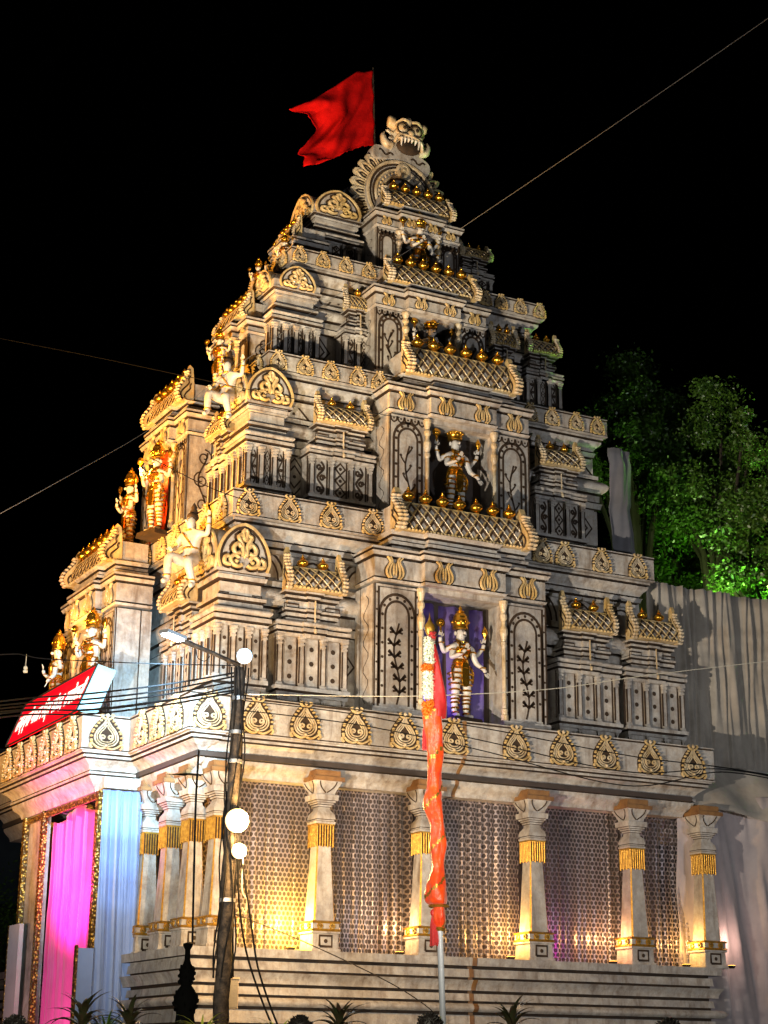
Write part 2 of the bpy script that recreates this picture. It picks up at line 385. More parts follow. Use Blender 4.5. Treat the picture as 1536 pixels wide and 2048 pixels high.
def m_tulip():
    b = MB()
    for s_ in (1, -1):
        for k, r in ((1, .045), (.62, .04)):
            b.tube(Y3([(x * s_ * k, z) for x, z in TC], -.03), r, 5, 1)
            b.strip([(x * s_ * (k + .16), z) for x, z in TC], .055, -.012, 2); b.strip([(x * s_ * (k - .15), z) for x, z in TC], .05, -.012, 2)
        b.ell((.06 * s_, -.03, .42), (.045, .04, .34), 6, 5, 1)
    return b.mesh('tulip_ornament', ['stone', 'warmlit_goldwash', 'line'], ang=50)
TUL = m_tulip()
def m_scroll():
    """end plate of a barrel roof: flame shaped board in the depth plane with a beaded front edge"""
    b = MB()
    fr = cat([(-.36, 0), (-.44, .16), (-.40, .34), (-.26, .54), (-.16, .70), (-.18, .84), (-.12, 1.0)], 4)
    bk = cat([(-.02, .92), (0, .7), (.02, .4), (.02, 0)], 3)
    b.prismx(fr + bk, -.05, .05, 0, 0)
    for i in range(0, 19, 2):
        p = fr[i]; b.ell((.075, p[0] - .02, p[1] + .03), (.065, .06, .042), 6, 4, 1); b.ell((-.0, p[0] - .04, p[1] + .03), (.06, .055, .042), 6, 4, 1)
    for k in (.55, .8):
        pts = [(y * k, .06 + z * .8 * k) for y, z in fr]
        for xx in (-.055, .055): b.tube([(xx, y, z) for y, z in pts], .022, 4, 2)
    return b.mesh('scroll', ['warmlit_goldwash', 'relief', 'line'], ang=45)
SCR = m_scroll()
def m_pilaster():
    b = MB()
    b.frus([(0, .5, .5), (.05, .5, .5), (.055, .38, .4), (.09, .38, .4), (.1, .3, .34), (.80, .27, .3), (.81, .36, .4), (.845, .36, .4), (.85, .29, .32), (.875, .29, .32), (.88, .4, .46), (.92, .42, .48), (.925, .34, .4), (.95, .5, .52), (1, .5, .52)], 0)
    for x in (-.33, .33): b.box(x - .045, x + .045, -.36, -.1, .11, .79, 1)
    return b.mesh('pilaster', ['stone', 'line'])
PIL = m_pilaster()
def m_gable():
    b = MB()
    half = cat([(.5, 0), (.555, .22), (.51, .48), (.38, .74), (.18, .94), (0, 1.01)], 4)
    out = half + [(-x, z) for x, z in half[-2::-1]]
    b.prism(out, -.02, .3, 0, 0)
    b.tube(Y3(out, -.03), .035, 5, 1); b.strip(sh(out, .9, .9, 0, .03), .035, -.02, 2)
    rel = [cat([(.06, .1), (.14, .06), (.26, .1), (.3, .22), (.2, .3), (.12, .24)], 3), cat([(.3, .08), (.42, .1), (.42, .22), (.34, .26)], 3), cat([(.1, .36), (.2, .34), (.24, .46), (.15, .56), (.08, .48)], 3), cat([(.04, .28), (.05, .5), (.1, .62), (.14, .72), (.05, .76)], 3), cat([(0, .62), (.05, .8), (0, .88)], 3)]
    for p in rel:
        for s_ in (1, -1):
            q = [(x * s_, z) for x, z in p]; b.tube(Y3(q, -.055), .047, 6, 1); b.strip(q, .11, -.024, 2)
    b.ell((0, -.05, .35), (.05, .06, .12), 6, 4, 1)
    for s_ in (1, -1): b.ell((.17 * s_, -.05, .17), (.05, .06, .05), 6, 4, 1); b.ell((.03 * s_, -.05, .68), .05, 6, 4, 1)
    return b.mesh('shell_gable', ['stone', 'warmlit_goldwash', 'line'], ang=45)
GAB = m_gable()
def m_colonnette():
    b = MB()
    b.lathe([(.5, 0), (.5, .04), (.4, .05), (.45, .09), (.3, .1), (.28, .6), (.4, .62), (.4, .65), (.3, .66), (.55, .72), (.55, .76), (.3, .8), (.3, .83), (.5, .85), (.5, .88), (.32, .9), (.6, .97), (.6, 1)], 8)
    return b.mesh('colonnette', ['relief'])
COLN = m_colonnette()

def put_pil(parent, x, y, z, w, h, rz=0, d=.16): return obj('pilaster', PIL, parent, (x, y, z), rz, (w, d, h))
def lattice(w, h, dep, nx):
    b = MB(); nv = 7
    ys = lambda v: -dep * (1 - .62 * v ** 2.4)
    vs = []; fs = []
    for i in range(nv + 1):
        v = i / nv; vs += [(0, ys(v), v * h), (w, ys(v), v * h)]
    b.add(vs, [(2 * i, 2 * i + 1, 2 * i + 3, 2 * i + 2) for i in range(nv)], 2)
    b.box(0, w, ys(1) - .02, .1, h - .02, h + .02, 0); b.box(0, w, -dep - .02, .1, -.03, 0, 0)
    p = w / nx; sl = 1.15 * p * 3 / h      # x run per unit z so that about three cells stand over each other
    for sgn in (1, -1):
        for k in range(-5, nx + 6):
            pts = []
            for i in range(13):
                v = i / 12; x = k * p + sgn * sl * v * h * .55
                if -.001 <= x <= w + .001: pts.append((x, v))
            if len(pts) < 2: continue
            q = [Vector((x, ys(v), v * h)) for x, v in pts]
            b.tube([c + Vector((0, -.012, 0)) for c in q], .022 * p / .22, 4, 0)
            b.tube([c + Vector((.040 * p / .22 * sgn, -.006, -.012)) for c in q], .030 * p / .22, 4, 1)
    n = max(8, int(w / .085))
    for i in range(n): b.ell(((i + .5) * w / n, -dep - .03, .0), (w / n * .42, .035, .03), 6, 4, 0)
    return b.mesh('lattice_roof', ['warmlit_goldwash', 'line', 'stone'], ang=50)
def brkpath(x0, x1, yf, yb, pr=.07, f=.3):
    m = (x0 + x1) / 2; a = (x1 - x0) * f / 2
    return [(x1, yb), (x1, yf), (m + a, yf), (m + a, yf - pr), (m - a, yf - pr), (m - a, yf), (x0, yf), (x0, yb)]
def boxpath(x0, x1, yf, yb): return [(x1, yb), (x1, yf), (x0, yf), (x0, yb)]
PAT = 0
def pattern(b, x0, x1, z0, z1, y, kind, mi):
    w = x1 - x0; h = z1 - z0; cx = (x0 + x1) / 2; lw = min(.03, w * .13)
    if kind == 0:
        for i in range(3): b.dot(cx, z0 + h * (.2 + .3 * i), min(.045, w * .2), y, mi)
    elif kind == 1:       # running scroll
        b.strip([(cx + w * .25 * math.sin(t * 9.4), z0 + h * (.05 + .9 * t)) for t in [i / 16 for i in range(17)]], lw, y, mi)
        for i in range(3):
            s_ = 1 if i % 2 else -1; b.strip(spiral(cx + s_ * w * .12, z0 + h * (.2 + .3 * i), w * .26, .01, 0, s_ * 1.3, 9), lw, y, mi)
    else:                 # chain of diamonds
        for i in range(3):
            zc = z0 + h * (.17 + .33 * i); q = h * .155
            b.strip([(cx - w * .4, zc), (cx, zc + q), (cx + w * .4, zc), (cx, zc - q), (cx - w * .4, zc)], lw, y, mi); b.dot(cx, zc, min(.035, w * .12), y, mi)
def shrine(parent, loc, rz, w, H, npil=4, pots=2, pat=0, dep=.6, name='wall_shrine', gable=None):
    """small relief shrine on a storey wall: stub row, slab, pilasters, cornice, moulded neck, lattice barrel roof, scroll ends, pots"""
    f = lambda q: q * H
    b = MB(); e = .045 * w
    b.box(e * 1.6, w - e * 1.6, .10, dep, 0, f(.085), 0)
    P, M, z = prof([(f(.018), -.02, 0), (f(.022), .02, .03)], f(.085), .02); b.sweep(boxpath(e, w - e, .0, dep), P, M)
    b.box(e * 1.6, w - e * 1.6, .10, dep, f(.13), f(.45), 0)
    P, M, z = prof([(f(.02), -.03, .0), (f(.022), .03, .03), (f(.026), -.01, .02, 't')], f(.44), .014, dip=.03, gm=.012 * H); b.sweep(brkpath(e, w - e, 0, dep, .05), P, M)
    nx0 = .14 * w; nx1 = w - nx0
    P, M, z = prof([(f(.022), -.02, -.05), (f(.02), -.05, -.05), (f(.014), -.02, -.02), (f(.04), -.1, -.1), (f(.015), -.04, -.04), (f(.012), .02, .02)], z + .012, .016, dip=.03, gm=.0125 * H)
    b.sweep(brkpath(nx0, nx1, .04, dep, .06), P, M); ztop = z
    for s_ in (-1, 1):       # little frames on the neck
        cx = w / 2 + s_ * .26 * w; q = .09 * w; za, zb = f(.595), f(.645)
        b.strip([(cx - q, za), (cx + q, za), (cx + q, zb), (cx - q, zb), (cx - q, za)], .02, .12, 1, .012)
    b.tube([(w / 2, -.05, f(.5)), (w / 2, -.045, f(.67))], .016, 5, 2); b.ell((w / 2, -.08, f(.48)), (.04, .04, .055), 7, 5, 2)
    xs = [e * 2 + (w - e * 4) * i / (npil - 1) for i in range(npil)]; pw = min(.15, .16 * w / (npil / 3.5))
    for i in range(npil - 1):
        pattern(b, xs[i] + pw * .55, xs[i + 1] - pw * .55, f(.145), f(.435), .098, (0 if pat == 0 else (1 if i % 2 == 0 else 2)), 1)
    for x in xs:
        for s_ in (-1, 1): b.strip([(x + s_ * pw * .52, f(.13)), (x + s_ * pw * .52, f(.45))], .026, .099, 1, .001)  # dark strips beside each pilaster, shade put into the colour
    o = b.build(name, ['stone', 'line', 'relief'], parent, loc, rz)
    for x in xs: put_pil(o, x, .09, f(.13), pw, f(.32), 0, .18)
    for i in range(npil): put_pil(o, xs[i], .09, 0, pw * .6, f(.085), 0, .1)
    if gable: return o
    lw = .60 * w; lx = (w - lw) / 2; lh = f(.135); ld = .22 * min(w, 1.6)
    L = obj('lattice_roof', lattice(lw, lh, ld, max(4, int(lw / .19))), o, (lx, .2, ztop + .04))
    for s_ in (0, 1): obj('scroll', SCR, o, (lx - .06 if s_ == 0 else lx + lw + .06, .2, ztop), 0, (.8 if s_ else -.8, ld * 2.3, f(.27)))
    for i in range(pots): obj('finial_pot', POT, o, (w / 2 + (i - (pots - 1) / 2) * .26 * w, .12, ztop + lh + .05), 0, (f(.088),) * 3)
    return o
def arch_panel(b, x0, x1, z0, z1, y, style, mi, branch=True):
    w = x1 - x0; cx = (x0 + x1) / 2
    for k, lw in ((.40, .035), (.27, .03)):
        a = w * k; zs = z1 - w * .62 + (0 if k > .3 else -.0); pts = [(cx - a, z0 + .06)]
        pts += [(cx + a * math.cos(t), zs + a * 1.1 * math.sin(t)) for t in [math.pi - math.pi * i / 12 for i in range(13)]] + [(cx + a, z0 + .06)]
        b.strip(pts, lw, y, mi)
    a = w * .335
    for i in range(7):
        t = math.pi * i / 6; b.dot(cx + a * math.cos(t), z1 - w * .62 + a * 1.1 * math.sin(t), .03, y, mi)
    n = int((z1 - w * .62 - z0) / .3)
    for i in range(1, n):
        for s_ in (-1, 1): b.dot(cx + a * s_, z1 - w * .62 - i * .3, .028, y, mi)
    if style == 0:
        for i in range(5):
            xx = x0 + w * (.1 + .2 * i); b.strip([(xx - w * .1, z1 - .04), (xx - w * .07, z1 - .14), (xx, z1 - .18), (xx + w * .07, z1 - .14), (xx + w * .1, z1 - .04)], .025, y, mi)
            b.dot(xx, z1 - .09, .02, y, mi)
    else:
        b.strip([(x0 + .08, z0), (x0 + .08, z1 - .06), (x1 - .08, z1 - .06), (x1 - .08, z0)], .03, y, mi)
        for i in range(7):
            for s_ in (x0 + .04, x1 - .04): b.dot(s_, z0 + (z1 - z0) * (i + .5) / 7, .022, y, mi)
    if branch:
        zt = z1 - w * .75; st = [(cx + w * .07 * math.sin(t * 7), z0 + .08 + (zt - z0 - .1) * t) for t in [i / 14 for i in range(15)]]
        b.strip(st, .024, y, mi)
        for i in range(2, 14, 2):
            for s_ in (-1, 1):
                p = st[i]
                if style == 0 and (i + s_) % 4 != 1: continue
                b.strip([p, (p[0] + s_ * w * .06, p[1] + .06), (p[0] + s_ * w * .13, p[1] + .15)], .022 if style == 0 else .03, y, mi)
                if style: 
                    for dz in (.03, .12): b.strip([(p[0] + s_ * w * .05, p[1] + .05), (p[0] + s_ * w * .15, p[1] + dz)], .026, y, mi)
                else: b.dot(p[0] + s_ * w * .13, p[1] + .18, .03, y, mi)
def bay(parent, loc, rz, w, z0, zp, zf0, zf1, zl0, zl1, zs, npots, style, dep=.85, statue_open=True, name='central_bay', branch=True, nicheback=None):
    """projecting middle bay: two arched panels, statue niche between, frieze, cornices, lattice barrel roof with pots"""
    b = MB(); pw = .255 * w
    for x0, x1 in ((0, pw), (w - pw, w)):
        b.box(x0, x1, 0, dep, z0, zp, 0); arch_panel(b, x0 + .02, x1 - .02, z0, zp, 0, style, 1, branch)
        b.box(x0 - .05, x1 + .05, -.06, .3, z0 - .12, z0, 0)
        for xx in (x0 + .012, x1 - .012): b.strip([(xx, z0), (xx, zp)], .024, 0, 1, .003)
    b.box(pw, w - pw, .62, dep, z0 - .1, zp, 2); b.box(pw, w - pw, .02, dep, zp - .04, zf0, 0); b.box(pw, w - pw, .1, dep, z0 - .16, z0 - .06, 0)
    # painted running scroll on the outer side of the bay
    n = 24; sc = [(.35 + .12 * math.sin(i * 1.05), z0 + .1 + (zp - z0 - .3) * i / n) for i in range(n + 1)]
    for i in range(n):
        (ya, za), (yb, zb) = sc[i], sc[i + 1]; b.add([(-.005, ya - .014, za), (-.005, ya + .014, za), (-.005, yb + .014, zb), (-.005, yb - .014, zb)], [(0, 1, 2, 3)], 1)
    for y in (.03, dep - .25): b.add([(-.004, y, z0), (-.004, y + .022, z0), (-.004, y + .022, zp), (-.004, y, zp)], [(0, 1, 2, 3)], 1)
    # the other outer side: larger painted tendrils
    def side(pts, lw):
        for (ya, za), (yb, zb) in zip(pts, pts[1:]):
            d = Vector((yb - ya, zb - za)); d = d.normalized() if d.length > 1e-9 else Vector((1, 0)); q = Vector((-d.y, d.x)) * lw / 2
            b.add([(w + .005, ya - q.x, za - q.y), (w + .005, ya + q.x, za + q.y), (w + .005, yb + q.x, zb + q.y), (w + .005, yb - q.x, zb - q.y)], [(0, 1, 2, 3)], 1)
    if z0 > 9:
        side([(.4 + .1 * math.sin(i * .5), z0 + .05 + (zp - z0) * .8 * i / 16) for i in range(17)], .04)
        for i in range(3): s_ = 1 if i % 2 else -1; side(spiral(.4 - s_ * .03, z0 + (zp - z0) * (.22 + .27 * i), .2, .02, 1.57, s_ * 1.6, 18), .035)
    for y in (.03, dep - .25): side([(y, z0), (y, zp)], .03)
    h = zf1 - zf0
    P, M, z = prof([(.05, .0, .03), (h - .17, 0, 0), (.08, .05, .09, 'c'), (.05, .1, .1)], zf0 - .04, .02, dip=.03, gm=min(.045, h * .09))
    pr = .16; cx = w / 2; ca = .235 * w
    path = [(w, dep), (w, 0), (cx + ca, 0), (cx + ca, -pr), (cx - ca, -pr), (cx - ca, 0), (0, 0), (0, dep)]
    b.sweep(path, P, M)
    k = .10 * w; dz = zl0 - z - .02
    gq = min(.045, dz * .09); dq = dz - 3 * gq - .02
    P, M, z2 = prof([(dq * .28, -.05, -.01), (dq * .22, .02, .02), (dq * .22, -.04, -.04), (dq * .26, .0, .06, 'c')], z + .01, .005, dip=.03, gm=gq)
    b.sweep([(w - k, dep), (w - k, .05), (cx + ca - .1, .05), (cx + ca - .1, -pr + .06), (cx - ca + .1, -pr + .06), (cx - ca + .1, .05), (k, .05), (k, dep)], P, M)
    b.box(k * 1.2, w - k * 1.2, .15, dep, zl0 - .02, zl1 - .05, 0)
    o = b.build(name, ['stone', 'line', 'inner'], parent, loc, rz)
    tw = .5 * h if h > .3 else .4 * h
    for x, y in ((w * .11, 0), (w * .37, -pr), (w * .63, -pr), (w * .89, 0)): obj('tulip_ornament', TUL, o, (x, y - .002, zf0 + .04), 0, (tw * 1.7, 1, h - .12))
    for x in (pw + .02, w - pw - .02): obj('colonnette', COLN, o, (x, -.02, z0), 0, (.16, .16, zp - z0))
    fs = (w / 4.2) ** .7; lx0 = .15 * w; lw = .70 * w; lh = zl1 - zl0; ld = .26
    obj('lattice_roof', lattice(lw, lh, ld, max(6, int(lw / .235))), o, (lx0, .18, zl0))
    for s_ in (0, 1): obj('scroll', SCR, o, (lx0 - .09 if s_ == 0 else lx0 + lw + .09, .2, zl0 - .06), 0, ((1.35 if s_ else -1.35) * fs, 1.15 * fs, zs - zl0 + .06))
    for i in range(npots): obj('finial_pot', POT, o, (lx0 + lw * (i + .5) / npots, .10, zl1 + .02), 0, (min(.36, lw / npots * .95),) * 3)
    return o

# ---------------------------------------------------------------- the temple
T = empty('temple'); tag(T, 'tall white and gold temple tower with stepped carved storeys above a pillared hall', 'temple')
HW = 12.45; CY = 6.5; HD = 13.0
# plinth
P, M, z = prof([(1.0, .32, .32), (.55, .28, .26), (.24, .10, .10), (.13, .2, .22), (.24, .12, .10), (.16, .22, .22, 't'), (.14, .10, .08), (.2, .16, .26, 'c'), (.16, .10, .08), (.16, .22, .24)], 0, .035)
PZ = z; _k = 3.45 / PZ; P = [(o, q * _k) for o, q in P]; PZ = 3.45
b = MB(); b.sweep([(12.1, HD - .4), (12.1, .2), (.35, .2), (.35, HD)], P, M); b.box(.3, 12.0, .3, HD, PZ - .3, PZ - .02, 0)
b.build('plinth', ['stone', 'line'], T)
b = MB(); b.sweep([(6.27, .2), (6.17, .2)], [(o + .012, q) for o, q in P], [0] * len(M)); b.build('joint_cover', ['ochre'], T)
# inner hall behind the curtains
b = MB(); b.box(.9, 11.9, 1.5, 1.6, PZ, 7.2, 0); b.box(.9, 1.0, 1.5, HD - 1, PZ, 7.2, 0); b.box(.3, 12, .3, HD, 7.0, 7.1, 0)
b.build('hall_wall', ['inner'], T)
# eave and parapet of the hall
BP = [(HW, HD), (HW, .06), (.82, .06), (.82, 0), (0, 0), (0, 3.26), (-1.01, 3.26), (-1.01, 9.3), (0, 9.3), (0, HD)]
P, M, z = prof([(.30, -.52, -.34, 'y'), (.05, -.31, -.31), (.19, -.33, -.14, 'c'), (.05, -.10, -.10), (.06, -.05, -.05)], 6.68, .018, -.9, .022, gm=.03)
b = MB(); b.sweep(BP, P, M); b.build('eave_cornice', ['stone', 'line'], T)
b = MB(); b.sweep([(6.12, .06), (6.04, .06)], [(o + .012, q) for o, q in P], [0] * len(M)); b.build('joint_cover', ['ochre'], T)
b = MB(); b.box(6.02, 6.10, .04, .1, 7.43, 8.16, 0); b.build('joint_cover', ['ochre'], T)
def band(path, z0, z1, name='parapet_band', lip=.0):
    P = [(-.3, z0), (.01, z0), (.01, z0 + .03), (-.02, z0 + .03), (-.02, z0 + .055), (0, z0 + .055), (0, z1 - .06), (-.02, z1 - .06), (-.02, z1 - .025), (.012, z1 - .025), (.012, z1), (-.3, z1)]
    b = MB(); b.sweep(path, P, [0, 0, 1, 1, 1, 0, 1, 1, 1, 0, 0]); return b.build(name, ['stone', 'line'], T)
B1 = band(BP, 7.42, 8.17)
b = MB(); b.box(.3, HW - .1, .3, HD, 8.0, 8.1, 0); b.box(-.75, .35, 3.5, 9.1, 8.0, 8.1, 0); b.build('hall_roof', ['stone'], T)
def med_R(bn, pxs, pyc, Y, z0, h, wd=None):
    for x in pxs: q = onY(x, pyc, Y); obj('medallion', MED, bn, (q.x, Y - .003, z0), 0, (wd or h * 1.04, 1, h))
def med_L(bn, ys, X, z0, h, wd=None):
    for y in ys: obj('medallion', MED, bn, (X - .003, y, z0), -math.pi / 2, (wd or h * 1.04, 1, h))
med_R(B1, [513, 609, 711, 808, 906, 1031, 1124, 1209, 1297, 1382], 1470, .06, 7.45, .70)
med_R(B1, [418], 1420, 0, 7.44, .72, .74)
med_L(B1, [.62, 1.55, 2.45], 0, 7.45, .70)
obj('medallion', MED, B1, (-.5, 3.257, 7.45), 0, (.78, 1, .70))
med_L(B1, [3.75, 4.65, 5.55, 6.45, 7.35, 8.2], -1.01, 7.44, .70)

# pillars of the hall
def pillar_meshes():
    out = {}
    b = MB(); b.frus([(0, .31, .31), (.06, .31, .31), (.065, .28, .28), (.34, .27, .27), (.345, .30, .30), (.38, .30, .30)], 0)
    for s_ in (0, 1, 2, 3):
        c, s2 = (1, 0) if s_ % 2 == 0 else (0, 1)
    b.strip([(-.13, .10), (.13, .10), (.13, .3), (-.13, .3), (-.13, .10)], .028, -.28, 1, .006); b.dot(0, .2, .035, -.28, 1)
    b2 = MB(); b2.v = [(-y if False else y, -x, z) for x, y, z in b.v[-17:]]
    out['base_block'] = b.mesh('base_block', ['stone', 'line'])
    b = MB(); b.frus([(.38, .29, .29), (.4, .31, .31), (.43, .29, .29)], 0); b.frus([(.43, .28, .28), (.53, .28, .28)], 1); b.frus([(.53, .29, .29), (.56, .31, .31), (.58, .27, .27)], 0)
    for s_ in (-1, 1):
        b.tube([(.13 * s_ + .05 * math.cos(t), -.30, .48 + .05 * math.sin(t)) for t in [i * math.pi / 4 for i in range(8)]], .018, 5, 0, True); b.ell((.13 * s_, -.3, .48), .025, 6, 4, 0)
        b.tube([(-.30, .13 * s_ + .05 * math.cos(t), .48 + .05 * math.sin(t)) for t in [i * math.pi / 4 for i in range(8)]], .018, 5, 0, True)
    out['base_collar'] = b.mesh('base_collar', ['gilt', 'stone'])
    b = MB(); b.frus([(.58, .225, .225), (2.02, .155, .155)], 0, cham=.14); b.m = [1 if (i % 2 and i < 8) else 0 for i in range(len(b.m))]; out['shaft'] = b.mesh('shaft', ['stone', 'gilt'], ang=20)
    b = MB(); b.frus([(2.0, .18, .18), (2.42, .175, .175)], 1)
    for s_ in range(4):
        for i in range(7):
            t = -.17 + .34 * i / 6; x, y = ((t, -.19), (-.19, t), (t, .19), (.19, t))[s_]
            b.tube([(x, y, 1.98 + .02 * (i % 2)), (x, y, 2.4)], .0155, 4, 0)
    b.frus([(2.40, .2, .2), (2.43, .2, .2)], 0); out['tassel_collar'] = b.mesh('tassel_collar', ['gilt', 'line'])
    b = MB(); b.frus([(2.43, .20, .20), (2.47, .215, .215), (2.475, .19, .19), (2.51, .19, .19), (2.515, .205, .205), (2.55, .205, .205), (2.62, .19, .19), (2.70, .13, .13), (2.76, .12, .12), (2.765, .145, .145), (2.80, .15, .15), (2.805, .17, .17), (2.84, .175, .175), (2.845, .2, .2), (2.88, .205, .205), (2.885, .24, .24), (2.99, .25, .25)], 0)
    for zz, a in ((2.472, .2), (2.512, .198), (2.762, .135), (2.803, .163), (2.843, .19), (2.883, .225)): b.frus([(zz - .006, a + .008, a + .008), (zz + .006, a + .008, a + .008)], 1)
    out['neck'] = b.mesh('neck', ['stone', 'line'])
    b = MB(); b.frus([(2.99, .19, .19), (3.05, .20, .20), (3.25, .30, .30)], 0)
    for s_ in range(2):
        for sg in (-1, 1):
            pts = [(.01 * sg + .17 * sg / abs(sg) * (1 - (1 - t) ** 2), 3.03 + .21 * t) if abs(sg) == 1 else (.19 * sg / 2 + .1 * sg / 2 * t - .12 * sg / 2 * math.sin(t * 3.14), 3.03 + .21 * t) for t in (0, .2, .4, .6, .8, 1)]
            for (x, zz), (x2, z3) in zip(pts, pts[1:]):
                yy = lambda q: -.2 - (q - 3.05) * .5 - .008
                if s_ == 0: b.tube([(x, yy(zz), zz), (x2, yy(z3), z3)], .013, 4, 1)
                else: b.tube([(yy(zz), x, zz), (yy(z3), x2, z3)], .013, 4, 1)
    out['lotus_capital'] = b.mesh('lotus_capital', ['stone', 'line'])
    b = MB(); b.frus([(3.25, .335, .335), (3.33, .335, .335)], 0); b.frus([(3.33, .27, .27), (3.46, .27, .27)], 0); out['abacus'] = b.mesh('abacus', ['ochre'])
    return out
PM = pillar_meshes()
def pillar(x, y, sc=1):
    o = None
    r = obj('pillar', PM['shaft'], T, (x, y, PZ), 0, (sc, sc, 1))
    for k in ('base_block', 'base_collar', 'tassel_collar', 'neck', 'lotus_capital', 'abacus'): obj(k, PM[k], r)
    return r
PX = []
for px in (430, 638, 848, 1068, 1270, 1414):
    q = onY(px, 1890, .42); PX.append(q.x); pillar(q.x, .42)
PXL = []
for px in (287, 333, 378):
    q = onX(px, 1868, .6); PXL.append(q.y); pillar(.6, q.y, .95)

# storeys: (floor z, roof z of the storey, band top, band x0, x1, y)
TIERS = [(8.17, 12.10, 12.68, 1.15, 11.72, 1.0, 10.2), (12.68, 15.82, 16.27, 2.25, 11.16, 1.9, 7.6), (16.27, 18.97, 19.36, 3.14, 10.02, 2.8, 5.1)]
BANDS = [B1]
for ti, (z0, z1, z2, x0, x1, yb, yE) in enumerate(TIERS):
    w0, w1, yw = x0 + .34, x1 - .12, yb + .34; hh = z1 - z0
    pth = [(w1, yE), (w1, yw), (w0, yw), (w0, yE)]
    b = MB()
    P, M, z = prof([(hh * .08, .06, .06), (hh * .05, .1, .1), (hh * .30, 0, 0), (hh * .04, .06, .1), (hh * .05, .05, .05), (hh * .10, .1, .08, 't'), (hh * .03, .04, .04)], z0 - .1, .03); b.sweep(pth, P, M)
    b.box(w0 + .05, w1 - .05, yw + .05, yE, z0, z1, 0)
    zt = z
    # painted triangles and arches on the wall above the mouldings
    n = 9
    for i in range(n):
        xx = w0 + (w1 - w0) * (i + .5) / n; a = (w1 - w0) / n * .42
        if ti == 0: b.strip([(xx + a * math.cos(t), zt + .05 + a * 1.3 * math.sin(t)) for t in [math.pi * j / 10 for j in range(11)]], .03, yw + .05, 1); b.strip([(xx + a * .7 * math.cos(t), zt + .05 + a * 1.0 * math.sin(t)) for t in [math.pi * j / 10 for j in range(11)]], .025, yw + .05, 1)
        else: b.strip([(xx - a, zt + .03), (xx, zt + .42), (xx + a, zt + .03)], .03, yw + .05, 1); b.dot(xx, zt + .15, .03, yw + .05, 1)
    for i in range(6):
        xx = w0 + .5 + (w1 - w0 - 1) * i / 5; zc = z0 + hh * .29; q = .42
        for k in (1, .6): b.strip([(xx - q * k * .8, zc), (xx, zc + q * k), (xx + q * k * .8, zc), (xx, zc - q * k), (xx - q * k * .8, zc)], .03, yw, 1)
        b.dot(xx, zc, .035, yw, 1)
    b.build('storey_wall', ['stone', 'line'], T)
    bp = [(x1, yE), (x1, yb), (x0, yb), (x0, yE)]
    P, M, z = prof([(.07, -.3, -.27), (.10, -.24, -.2, 'c'), (.22, -.24, -.10, 'y'), (.05, -.07, -.07), (.06, -.02, -.02)], z1 - .60, .022, -.8); b = MB(); b.sweep(bp, P, M); b.build('storey_cornice', ['stone', 'line'], T)
    BANDS.append(band(bp, z1, z2)); b = MB(); b.box(x0 + .3, x1 - .2, yb + .3, yE, z2 - .15, z2 - .06, 0); b.build('storey_roof', ['stone'], T)
med_R(BANDS[1], [494, 577, 660, 744, 1082, 1127, 1200, 1271], 1060, 1.0, 12.12, .55)
med_L(BANDS[1], [1.5, 2.35, 3.2, 4.05, 4.9, 5.8, 6.7, 7.6, 8.5, 9.4], 1.15, 12.12, .55)
med_R(BANDS[2], [554, 608, 659, 714, 757, 1058, 1101, 1149, 1190], 770, 1.9, 15.84, .43)
med_L(BANDS[2], [2.35, 3.0, 3.65, 4.3, 5.0, 5.7, 6.4, 7.1], 2.25, 15.84, .43)
med_R(BANDS[3], [597, 644, 690, 736, 969, 1000, 1038, 1076], 560, 2.8, 18.985, .375)
med_L(BANDS[3], [3.15, 3.6, 4.05, 4.5, 4.9], 3.14, 18.985, .375)

# middle bays, street side
BAYS = [bay(T, (4.12, .40, 0), 0, 4.2, 8.34, 10.92, 11.03, 11.60, 12.17, 12.80, 13.1, 7, 1),
        bay(T, (4.92, 1.30, 0), 0, 3.62, 12.85, 15.10, 15.2, 15.72, 16.15, 16.80, 17.05, 6, 0),
        bay(T, (5.02, 2.20, 0), 0, 2.95, 16.45, 18.02, 18.08, 18.48, 18.76, 19.23, 19.45, 6, 0),
        bay(T, (5.50, 3.10, 0), 0, 2.27, 19.42, 20.56, 20.62, 20.95, 21.24, 21.66, 21.84, 5, 0, branch=False)]
# middle bays, entrance side (they face -X)
LB = [(.17, 5.05, 3.5), (1.32, 4.15, 2.75), (2.25, 3.1, 1.95), (3.45, 3.3, 1.2)]
ZB = [(8.34, 10.92, 11.03, 11.60, 12.12, 12.62, 12.95), (12.85, 14.85, 14.92, 15.36, 15.80, 16.28, 16.65), (16.35, 17.1, 17.16, 17.42, 17.66, 18.05, 18.3), (19.36, 19.55, 19.6, 19.8, 19.98, 20.3, 20.55)]
LBAYS = [bay(T, (LB[i][0], LB[i][1] + LB[i][2], 0), -math.pi / 2, LB[i][2], *ZB[i], (6, 5, 5, 4)[i], (1, 0, 0, 0)[i], branch=(i < 2)) for i in range(4)]

